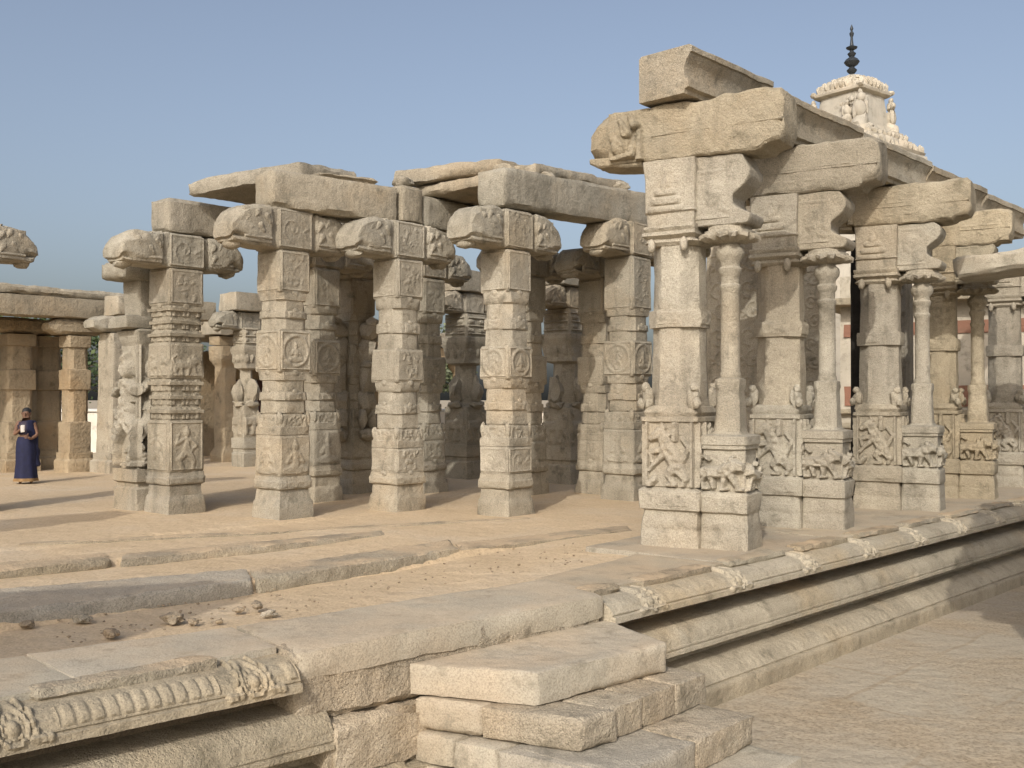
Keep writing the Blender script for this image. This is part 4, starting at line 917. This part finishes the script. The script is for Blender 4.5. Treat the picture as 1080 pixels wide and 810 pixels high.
# further pillars of the row beyond the frame edge are hidden; inner scrolled piers
def pier(label, c, hx=.25, hy=.36, H=4.6):
    t = thing('scrolled_pier', label, 'pier', (c[0], c[1], 0), RZ2, 'flat piers carved with scrolls behind the colonettes')
    m = MB(); m.add(*column([(-.1, hx*1.2, hy*1.1, .02), (.4, hx*1.2, hy*1.1, .02), (.45, hx*1.25, hy*1.15, .02), (.7, hx*1.25, hy*1.15, .02), (.72, hx*1.05, hy*1.03, .02), (.75, hx*1.05, hy*1.03, .02)])); m.build('base', PALE, t)
    m = MB(); m.add(*column([(.75, hx, hy, .02), (H, hx, hy, .02)], n=8))
    for f in (1, 3): put(m, relief(hy*1.9, 3.0, [(x+hy*.5*k_, y, r_, x2+hy*.5*k_, y2, r2_) for k_ in (-1, 1) for x, y, r_, x2, y2, r2_ in fig_scroll(hy*.9, 3.0, .34)], .045, frame=.05, res=.018), f, hx, z=1.1)
    put(m, relief(hx*1.8, 2.9, fig_scroll(hx*1.2, 2.9, .25), .03, frame=.04, res=.02), 0, hy, z=1.1)
    m.build('shaft', PALE, t)
    return t
def pc_(px, Y): return np.array([(px-540)/1080*Y, Y])
pier('broad scroll carved pier filling the view behind the colonette of the nearest composite pillar', pc_(782, 16.4), hy=.50, H=4.95)
pier('broad scroll carved pier seen in the slit left of the second colonette', pc_(850, 18.6), hy=.42, H=4.9)
pier('broad scroll carved pier standing in shade behind the third composite pillar', pc_(938, 21.0), hy=.42, H=4.9)
t = thing('gap_shade_pillar', 'added pillar coloured black for the shade in the gap between the second and third composite pillars', 'pillar', (*pc_(909, 18.2), 0), RZ2)
m = MB(); m.add(*column([(-.1, .24, .24, .02), (.6, .24, .24, .02), (.65, .17, .17, .04), (4.6, .16, .16, .04)])); m.build('shaft', GAPSHADE, t)  # added dark upright; the shade of the gap is put into its colour
# moulded architrave over the row, stone by stone
def architrave(label, p0, p1, z0, z1, hw=.385, top_j=0.0):
    c = (p0+p1)/2; u = (p1-p0)/np.linalg.norm(p1-p0); L = np.linalg.norm(p1-p0); h = z1-z0
    prof = [(-hw, z0), (hw*.7, z0), (hw*.72, z0+.05), (hw*.86, z0+.07), (hw*.86, z0+.17), (hw*.74, z0+.18), (hw*.70, z0+.3), (hw*.8, z0+.40), (hw*.93, z0+.46), (hw*.93, z0+.475), (hw*1.0, z0+.48), (hw*1.0, z1-.03), (hw*.9, z1), (-hw*.9, z1), (-hw, z1-.03)]
    ns = max(3, int(L/.07)); V = []; m_ = len(prof); F = []
    for i in range(ns+1):
        s = -L/2+L*i/ns
        for p, z in prof: V.append((s, -p, z))
    for i in range(ns):
        for j in range(m_): k = (j+1) % m_; F.append((i*m_+j, i*m_+k, (i+1)*m_+k, (i+1)*m_+j))
    F.append(tuple(range(m_))[::-1]); F.append(tuple(ns*m_+j for j in range(m_)))
    V = np.array(V); s_ = sd(); V = V+vnoise(V+s_*5, 3, s_)*.012+vnoise(V+s_*5, 12, s_)*.007
    m = MB(); m.add(V, F)
    o = m.build('architrave', GREY, None, (c[0], c[1], 0), math.atan2(u[1], u[0]))
    return tag(o, label, 'beam', 'moulded architrave stones over the composite pillars')
s0 = cen[0]-A2*.46
ul = (cen[3]-cen[0])/np.linalg.norm(cen[3]-cen[0]); AL = [0, 1.95, 4.7, 7.4, 10.1, 12.6]
al = ['nearest architrave stone with its pale squared end over the nearest composite pillar', 'second architrave stone from the near end, above the gap between the first two composite pillars', 'third architrave stone, running from the second to the third composite pillar', 'fourth architrave stone beyond the third composite pillar', 'last architrave stone fading down towards the right edge']
zz = [5.43, 5.33, 5.27, 5.20, 5.12]; zt = [6.0, 5.92, 5.86, 5.80, 5.72]
for i in range(5): architrave(al[i], s0+ul*(AL[i]+.008), s0+ul*(AL[i+1]-.008), zz[i], zt[i])
# loose eave slab jutting in from the right
q0 = 16.2
def at(px, py, Y): return np.array([(px-540)/1080*Y, Y]), EYE+(HOR-py)/1080*Y
p, z = at(1052, 278, 17.4)
t = thing('eave_slab', 'pale curved eave slab jutting in from the right edge below the corbels', 'eave slab', (p[0], p[1], 0), RZ2)
m = MB()
st_ = [(-2.6, .75, 4.05, 4.62, .05), (-1.2, .72, 3.98, 4.46, .05), (-.5, .66, 3.92, 4.28, .05), (0, .6, 3.86, 4.2, .05), (.55, .5, 3.84, 4.19, .05), (.62, .42, 3.9, 4.16, .04)]
V, F = loft_y(st_, ax='y', amp=.012, chip=.03, n=8); m.add(V, F); m.build('slab', SLAB, t)
t2 = thing('support_pillar', 'plain pillar beyond the right edge holding the curved eave slab', 'pillar', (p[0]+1.6, p[1]-.9, 0), RZ2)
m = MB(); m.add(*column([(-1.3, .3, .3, .03), (3.95, .27, .27, .1)])); m.build('shaft', GREY, t2)

# ================= BACKGROUND =================
# open colonnade at far left
def simple_pillar(label, px, py, hw, top, mat, cap=True, carved=False, name='colonnade_pillar', group='pillars of the far left colonnade'):
    c = G(px, py)+(A+B)*hw; t = thing(name, label, 'pillar', (c[0], c[1], 0), RZ, group)
    m = MB(); m.add(*column([(-.2, hw*1.25, hw*1.25, .02), (.25, hw*1.25, hw*1.25, .02), (.3, hw*1.1, hw*1.1, .02), (.45, hw*1.12, hw*1.12, .02)])); m.build('base', mat, t)
    m = MB(); m.add(*column([(.45, hw, hw, .03), (1.2, hw, hw, .03), (1.22, hw*.9, hw*.9, .1), (2.0, hw*.88, hw*.88, .1), (2.02, hw, hw, .03), (2.5, hw, hw, .03), (2.52, hw*.88, hw*.88, .1), (top-.3, hw*.86, hw*.86, .1), (top-.28, hw, hw, .03), (top, hw, hw, .03)] if not carved else [(.45, hw, hw, .05), (top, hw*.9, hw*.9, .05)]))
    if carved:
        for f in (0, 1): put(m, relief(hw*1.6, 2.6, fig_scroll(hw*1.3, 2.6, .3), .03, res=.03), f, hw*.95, z=.6)
    m.build('shaft', mat, t)
    if cap:
        m = MB(); V, F = loft_y([(-.75, hw*.7, top+.12, top+.3, .05), (-.5, hw*.9, top+.03, top+.42, .08), (.5, hw*.9, top+.03, top+.42, .08), (.75, hw*.7, top+.12, top+.3, .05)], amp=.01); m.add(V, F); m.build('corbel', mat, t)
    return t, c
_, f1 = simple_pillar('slim lit pillar of the far colonnade left of the dark red door post', 73, 497, .29, 3.35, FARST)
_, f2 = simple_pillar('scroll carved far pillar standing just left of the leftmost carved pillar', 117, 498, .38, 3.4, GREY, carved=True)
_, f3 = simple_pillar('dark square far pillar behind the woman in the blue sari', 40, 494, .36, 3.4, FARST)
_, f4 = simple_pillar('dark far pillar at the left edge behind the woman', 8, 497, .36, 3.4, FARST)
_, f5 = simple_pillar('far colonnade pillar beyond the left edge of the photo', -60, 500, .36, 3.4, FARST)
m = MB(); p = G(94, 494); tag(m.add(*box(-.16, .16, -.16, .16, -.1, 3.4, step=.3, amp=.002, chip=.005)).build('door_post', DARKWOOD, None, (p[0], p[1]+1.2, 0), RZ), 'dark red upright post between the two lit far pillars', 'post')
fl = f1
beam('weathered beam along the top of the far left colonnade', fl-A*9, fl+A*1.0, .4, 3.78, 4.28, group='beams of the far buildings', step=.15)
slab('jumbled roof slabs over the far left colonnade', [fl-A*9+B*4, fl-A*9-B*.3, fl+A*1.2-B*.3, fl+A*1.2+B*4], [4.29]*4, .22)
beam('short beam resting on the scroll carved far pillar', f2-A*.2, f2+A*2.6, .36, 3.84, 4.36, group='beams of the far buildings', step=.15)
# flat roofed gallery behind the left openings
gal = thing('gallery', 'flat roofed stone gallery in shade behind the left pillars', 'building', (-7.5, 30.5, 0), RZ)
m = MB(); m.add(*box(-1.5, 9.0, 3.0, 3.5, -1.3, 3.3, step=.5, amp=.01)); m.build('wall', FARST, gal)
m = MB(); m.add(*box(-1.7, 9.3, -.5, 3.6, 3.6, 4.1, step=.25, amp=.02, chip=.05)); m.build('roof', GREY, gal)
m = MB(); m.add(*box(-1.6, 9.1, -.3, .3, 3.3, 3.6, step=.3, amp=.01)); m.build('lintel', FARST, gal)
for x in (-1.2, .9, 3.0, 5.1, 7.2, 8.7):
    m = MB(); m.add(*column([(-1.3, .3, .3, .03), (.2, .32, .32, .03), (.4, .25, .25, .06), (2.7, .24, .24, .06), (2.9, .34, .34, .03), (3.3, .36, .36, .03)], cx=x)); m.build('gallery_pillar', FARST, gal)
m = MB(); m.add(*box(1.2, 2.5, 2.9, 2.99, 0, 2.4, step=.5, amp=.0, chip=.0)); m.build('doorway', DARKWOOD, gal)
# whitewashed compound wall
wl = thing('compound_wall', 'low whitewashed compound wall beyond the ruined hall', 'wall', (0, 41, GZ))
m = MB(); m.add(*box(-26, 5, -.2, .2, 0, 2.45, step=.6, amp=.01, chip=.02)); m.build('wall_face', WHITE, wl)
m = MB(); m.add(*box(-26.1, 5.1, -.28, .28, 2.455, 2.6, step=.5, amp=.01, chip=.03)); m.build('coping', WHITE, wl)
# dark leaning plank seen between the pillars
p = G(481, 497, 0); m = MB(); m.add(*box(-.7, .7, -.06, .06, -.05, .05, step=.2, amp=.002)); o = m.build('wooden_plank', DARKWOOD, None, (p[0]-.4, p[1]+2, .55)); o.rotation_euler = (0, R(38), 0); tag(o, 'dark plank leaning near the white wall between two pillars', 'plank')

# main temple block behind the right hand openings
tp = thing('temple_hall', 'cream and red banded temple wall glimpsed between the composite pillars', 'building', (16.5, 30, GZ), RZ2)
def tb(name, mat, *a, **k):
    m = MB(); m.add(*box(*a, step=.5, amp=.006, chip=.02, **k)); return m.build(name, mat, tp)
tb('wall', PLASTER, -7, 12, -1, 5, 0, 6.2)
for i, z in enumerate((1.2, 1.9, 2.25, 2.6)): tb('moulding', OCHRE, -7.2, 12.2, -1.2-.05*(i % 2), 5.2, z, z+.16)
tb('red_band', REDW, -7.05, 12.05, -1.06, 4.9, 2.80, 3.35); tb('red_band', REDW, -7.05, 12.05, -1.06, 4.9, 4.6, 4.95)
tb('eave', OCHRE, -7.6, 12.6, -1.7, 5.6, 5.4, 5.6)
for x in np.arange(-6.6, 11, 1.5):
    m = MB(); m.add(*column([(0, .24, .24, .02), (.9, .24, .24, .02), (1.0, .17, .17, .04), (4.9, .16, .16, .04), (5.0, .28, .28, .02), (5.39, .3, .3, .02)], cx=x, cy=-1.22)); m.build('pilaster', WHITE, tp)
# tower with finial
TY = 36.0; tx = (900-540)/1080*TY
tw = thing('temple_tower', 'cream plaster temple tower top with carved statues rising behind the beam', 'tower', (tx, TY, GZ), R(38.5))
def ty(py): return EYE+(HOR-py)/1080*TY-GZ
def tier(name, st_, mat=PLASTER, n=6):
    m = MB(); m.add(*column([(ty(y), w_, w_, c_) for y, w_, c_ in st_], n=n, dz=.1, amp=.02, chip=.03)); return m.build(name, mat, tw)
def ringb(m, w_, y, r, n, pw=.9):
    for k in range(n):
        a = k/n*2*math.pi; q = w_/max(abs(math.cos(a)), abs(math.sin(a)))**pw; m.add(*blob((q*math.cos(a), q*math.sin(a), ty(y)), r, amp=.3, sub=1))
tier('tower_base', [(470, 3.6, .3), (330, 3.3, .3)]); tier('tower_stage', [(329.9, 3.0, .3), (250, 2.7, .3)]); tier('tower_stage', [(249.9, 2.6, .3), (195, 2.3, .3)]); tier('tower_stage', [(194.9, 2.1, .3), (168, 1.9, .3)])
m = MB(); m.add(*column([(ty(y), w_, w_, c_) for y, w_, c_ in [(168, 1.8, .2), (164, 1.85, .2), (158, 1.5, .2), (152, 1.52, .2), (149, 1.3, .2), (143, 1.3, .2), (141, 1.12, .2), (137, 1.05, .2)]], n=6, dz=.1, amp=.02, chip=.03))
ringb(m, 1.68, 160, (.15, .15, .2), 40); ringb(m, 1.4, 149, (.12, .12, .14), 36); m.build('lower_cornice', PLASTER, tw)
tier('tower_neck', [(139, .98, .15), (128, .93, .15), (103, .84, .15)])
m = MB(); m.add(*column([(ty(y), w_, w_, c_) for y, w_, c_ in [(104, .86, .15), (102, 1.0, .15), (99.5, 1.02, .15), (98, .95, .2), (93, .94, .3), (88, .82, .35), (84, .62, .33), (81, .38, .25), (79, .2, .1)]], n=6, dz=.06, amp=.02, chip=.02))
ringb(m, .92, 94, (.10, .10, .17), 30, .7); ringb(m, .78, 88, (.10, .10, .09), 24, .55)
for sx in (-1, 1):
    for sy in (-1, 1): m.add(*blob((sx*.93, sy*.93, ty(98.5)), (.12, .12, .10), amp=.3))
m.build('dome_cap', PLASTER, tw)
for a, rr_ in ((225, 1.3), (315, 1.32), (135, 1.32), (45, 1.3), (205, 1.1)):
    m = MB(); c0 = (rr_*math.cos(R(a)), rr_*math.sin(R(a))); sc = 1.2 if a != 205 else .8
    for dx, dz_, q in [(0, .25, (.24, .24, .28)), (0, .62, (.17, .17, .28)), (0, .98, (.12, .12, .15)), (.0, 1.14, (.07, .07, .1)), (.17, .62, (.07, .07, .24)), (-.17, .7, (.07, .07, .22)), (.22, .15, (.12, .18, .12)), (-.22, .15, (.12, .18, .12)), (.25, .95, (.08, .08, .1))]:
        m.add(*blob((c0[0]+dx*sc*math.sin(R(a)), c0[1]-dx*sc*math.cos(R(a)), ty(148 if a != 205 else 139)+dz_*sc), tuple(v*sc for v in q), amp=.3))
    m.build('statue', PLASTER, tw)
fz = ty(81)
fin = MB(); fin.add(*lathe([(.24, 0), (.26, .08), (.1, .16), (.08, .2), (.15, .27), (.18, .33), (.12, .39), (.08, .44), (.2, .52), (.27, .62), (.2, .72), (.08, .8), (.12, .86), (.15, .92), (.08, .98), (.06, 1.03), (.18, 1.1), (.2, 1.14), (.07, 1.2), (.05, 1.35), (.04, 1.5), (.07, 1.58), (.08, 1.64), (.03, 1.72), (.06, 1.8), (.01, 1.95)], 16)); o = fin.build('finial', METAL, tw); o.location = (0, 0, fz-.05)

# ---- trees ----
def tree(label, x, y, h, r, seed, mat=LEAF, name='leafy_tree', dens=2600, flat=.8):
    rr = random.Random(seed); t = thing(name, label, 'tree', (x, y, GZ), 0, 'trees beyond the compound wall')
    m = MB(); m.add(*lathe([(.32, 0), (.24, h*.2), (.17, h*.5), (.05, h*.8)], 9))
    tips = []
    for k in range(9):
        a = rr.uniform(0, 6.3); z0 = h*rr.uniform(.3, .6); L_ = r*rr.uniform(.5, 1); dx, dy, dz_ = math.cos(a)*L_, math.sin(a)*L_, h*rr.uniform(.1, .32)
        tips.append((dx, dy, z0+dz_)); n_ = 5; Vv = []; Ff = []
        for s in range(n_):
            u = s/(n_-1); q = .09*(1-u)+.02
            for i in range(5): an = i/5*6.283; Vv.append((dx*u+q*math.cos(an), dy*u+q*math.sin(an), z0+dz_*u))
        for s in range(n_-1):
            for i in range(5): Ff.append((s*5+i, s*5+(i+1) % 5, (s+1)*5+(i+1) % 5, (s+1)*5+i))
        m.add(Vv, Ff)
    m.build('trunk', BARK, t)
    cl = [(tx_, ty_, tz, r*rr.uniform(.3, .5)) for tx_, ty_, tz in tips]+[(rr.uniform(-.4, .4)*r, rr.uniform(-.4, .4)*r, h*rr.uniform(.6, .88), r*rr.uniform(.3, .5)) for _ in range(9)]
    V = []; F = []
    for _ in range(dens):
        cx, cy, cz, cr = rr.choice(cl); v = Vector((rr.gauss(0, 1), rr.gauss(0, 1), rr.gauss(0, 1))).normalized()*cr*rr.uniform(.45, 1.05)
        p = Vector((cx+v.x, cy+v.y, cz+v.z*flat)); s = rr.uniform(.06, .15)
        e1 = Vector((rr.gauss(0, 1), rr.gauss(0, 1), rr.gauss(0, .6))).normalized()*s; e2 = e1.cross(Vector((rr.gauss(0, 1), rr.gauss(0, 1), rr.gauss(0, 1)))).normalized()*s*.6
        k = len(V); V += [p-e1, p+e2, p+e1, p-e2]; F.append((k, k+1, k+2, k+3))
    m = MB(); m.add([tuple(q) for q in V], F); m.build('crown', mat, t)
tree('dark green tree filling the gaps of the far left colonnade', -20.5, 44, 7.5, 3.4, 1)
tree('green tree behind the slim lit pillar of the far colonnade', -17.0, 46, 7.0, 3.0, 2)
tree('dusty grey green tree seen in the gap left of the lion panel rear pillar', -3.6, 46, 6.6, 2.3, 3, LEAF2, dens=4200)
tree('tree behind the gallery roof at left', -25, 47, 7.0, 3.2, 4)
tree('tall leafy tree behind the shaded wall at left', -12.5, 50, 5.6, 3.0, 5)

# ================= NEIGHBOURING HALL BESIDE AND BEHIND THE VIEWPOINT (throws the shade on the slabs) =================
NG = 'plain pillars of the hall beside the viewpoint'
def nb(label, x, y, zt=4.2):
    t = thing('hall_pillar', label, 'pillar', (x, y, GZ), RZ, NG); m = MB(); m.add(*column([(0, .36, .36, .03), (1.5, .34, .34, .03), (1.55, .27, .27, .1), (zt-GZ, .26, .26, .1)])); m.build('shaft', GREY, t)
    m = MB(); m.add(*loft_y([(-1.0, .2, zt-GZ+.15, zt-GZ+.35, .05), (-.7, .27, zt-GZ+.04, zt-GZ+.5, .08), (.7, .27, zt-GZ+.04, zt-GZ+.5, .08), (1.0, .2, zt-GZ+.15, zt-GZ+.35, .05)])); m.build('corbel', GREY, t)
nb('hall pillar left of the viewpoint nearest the platform, outside the photo', -9.2, 7.7)
nb('hall pillar left of the viewpoint under the roof slab, outside the photo', -6.5, 1.0, 3.7)
nb('hall pillar right of the viewpoint under the corner of a roof slab, outside the photo', 5.0, 6.9, 3.8)
nb('hall pillar farther right of the viewpoint, outside the photo', 9.8, 7.2, 3.8)
nb('hall pillar close to the right end of the platform, outside the photo', 7.2, 10.0, 3.8)
slab('broad roof slab over the hall pillars right of the viewpoint, outside the photo', [(3.75, 6.3), (11, 6.1), (11, 11.2), (6.05, 10.6)], [4.33]*4, .4)
beam('short beam over the hall pillar left of the viewpoint, outside the photo', (-10.7, 6.1), (-8.4, 8.6), .35, 4.72, 5.3, step=.3, group='beams of the hall beside the viewpoint')
slab('roof slab over the hall pillar left of the viewpoint, outside the photo', [(-7.9, .6), (-5.35, .6), (-4.45, 3.5), (-7.2, 2.7)], [4.22]*4, .3)

# ================= PERSON =================
def skin_body(name, verts, edges, rad, mat, parent, sub=2):
    me = bpy.data.meshes.new(name); me.from_pydata(verts, edges, []); o = bpy.data.objects.new(name, me); C.objects.link(o)
    o.modifiers.new('s', 'SKIN'); sv = me.skin_vertices[0].data
    for i, r in enumerate(rad): sv[i].radius = (r, r) if not isinstance(r, tuple) else r
    sv[0].use_root = True
    s = o.modifiers.new('u', 'SUBSURF'); s.levels = sub; s.render_levels = sub
    dg = bpy.context.evaluated_depsgraph_get(); dg.update(); me2 = bpy.data.meshes.new_from_object(o.evaluated_get(dg)); me2.name = name
    for p_ in me2.polygons: p_.use_smooth = True
    me2.materials.clear(); me2.materials.append(mat); bpy.data.objects.remove(o); o = bpy.data.objects.new(name, me2); C.objects.link(o); o.parent = parent
    return o
pp = G(28, 509); pr = thing('person', 'person in a deep blue sari by the far colonnade holding a pale bundle', 'person', (pp[0], pp[1], -.02), R(12))
V_ = [(0, 0, .88), (0, 0, 1.05), (0, -.01, 1.22), (0, 0, 1.34), (0, -.01, 1.42), (0, -.02, 1.50), (0, -.01, 1.57),
      (-.16, 0, 1.29), (-.22, -.03, 1.05), (-.1, -.2, 1.13), (-.05, -.24, 1.17), (.16, 0, 1.29), (.22, -.02, 1.04), (.14, -.17, .96), (.08, -.23, 1.0),
      (-.09, 0, .84), (-.1, -.04, .46), (-.1, .03, .07), (-.1, -.1, .03), (.09, 0, .84), (.1, .03, .46), (.1, .1, .08), (.1, -.02, .03)]
E_ = [(0, 1), (1, 2), (2, 3), (3, 4), (4, 5), (5, 6), (2, 7), (7, 8), (8, 9), (9, 10), (2, 11), (11, 12), (12, 13), (13, 14), (0, 15), (15, 16), (16, 17), (17, 18), (0, 19), (19, 20), (20, 21), (21, 22)]
rad = [.14, .115, .13, .05, .075, .09, .07, .058, .042, .03, .032, .058, .042, .03, .032, .095, .065, .04, .03, .095, .065, .04, .03]
skin_body('body', V_, E_, rad, SKIN, pr)
def shell(name, rings, mat, parent, n=28, fold=.02, seed=1):
    V = []; F = []
    for k, (z, rx, ry, cx, cy) in enumerate(rings):
        for i in range(n):
            a = 2*math.pi*i/n; q = 1+fold*(k/len(rings)+.3)*math.sin(a*7+seed+z*2)*3
            V.append((cx+rx*q*math.cos(a), cy+ry*q*math.sin(a), z))
    for k in range(len(rings)-1):
        for i in range(n): F.append((k*n+i, k*n+(i+1) % n, (k+1)*n+(i+1) % n, (k+1)*n+i))
    m = MB(); m.add(V, F); return m.build(name, mat, parent)
shell('sari_skirt', [(1.0, .155, .13, 0, 0), (.9, .19, .16, 0, 0), (.7, .2, .17, 0, 0), (.45, .2, .18, 0, 0), (.2, .22, .2, 0, 0), (.1, .23, .21, 0, 0)], SARI, pr)
shell('sari_border', [(.125, .236, .216, 0, 0), (.06, .245, .222, 0, 0)], BORDER, pr, fold=.035)
shell('blouse', [(1.345, .07, .06, 0, 0), (1.32, .15, .10, 0, 0), (1.25, .185, .125, 0, 0), (1.12, .16, .125, 0, 0), (1.05, .145, .12, 0, 0)], BLOUSE, pr, fold=.01)
m = MB(); m.add(*hexa([(.05, -.16, 1.0), (.2, -.05, 1.0), (.22, -.03, 1.0), (.05, -.14, 1.0), (.02, -.14, 1.36), (.15, -.08, 1.36), (.16, .1, 1.36), (.04, .06, 1.36)], step=.04, amp=.012)); 
m.add(*hexa([(.14, -.02, .35), (.27, .0, .35), (.27, .14, .35), (.14, .16, .35), (.1, -.06, 1.34), (.2, -.04, 1.34), (.2, .12, 1.34), (.1, .12, 1.34)], step=.05, amp=.02)); m.build('sari_drape', SARI, pr)
m = MB(); m.add(*blob((0, .02, 1.535), (.095, .105, .09), amp=.06, sub=3)); m.add(*blob((0, .11, 1.46), (.055, .05, .07), amp=.1)); m.build('hair', HAIR, pr)
m = MB()
m.add(*blob((0, -.11, 1.485), (.016, .02, .03), amp=.02, sub=1)); m.add(*blob((0, -.098, 1.445), (.028, .01, .008), amp=.02, sub=1))
for k in (-1, 1): m.add(*blob((k*.034, -.098, 1.51), (.016, .008, .008), amp=.02, sub=1)); m.add(*blob((k*.088, -.01, 1.495), (.012, .02, .03), amp=.02, sub=1))
for hx_, hy_, hz_, sx in ((-.045, -.255, 1.18, 1), (.075, -.245, 1.01, -1)):
    for k in range(4): m.add(*blob((hx_+sx*.02, hy_-.02+.004*k, hz_-.03+.02*k), (.04-.004*abs(k-1.5), .010, .009), amp=.02, sub=1))
    m.add(*blob((hx_-sx*.02, hy_-.01, hz_+.045), (.012, .012, .03), amp=.02, sub=1))
m.build('face_and_fingers', SKIN, pr)
m = MB(); m.add(*box(-.05, .04, -.32, -.27, 1.10, 1.26, step=.03, amp=.006, chip=.01)); tag(m.build('pale_bundle', CLOTH, None, (pp[0], pp[1], -.02), R(12)), 'small pale bundle held at the chest of the person in blue', 'bundle')
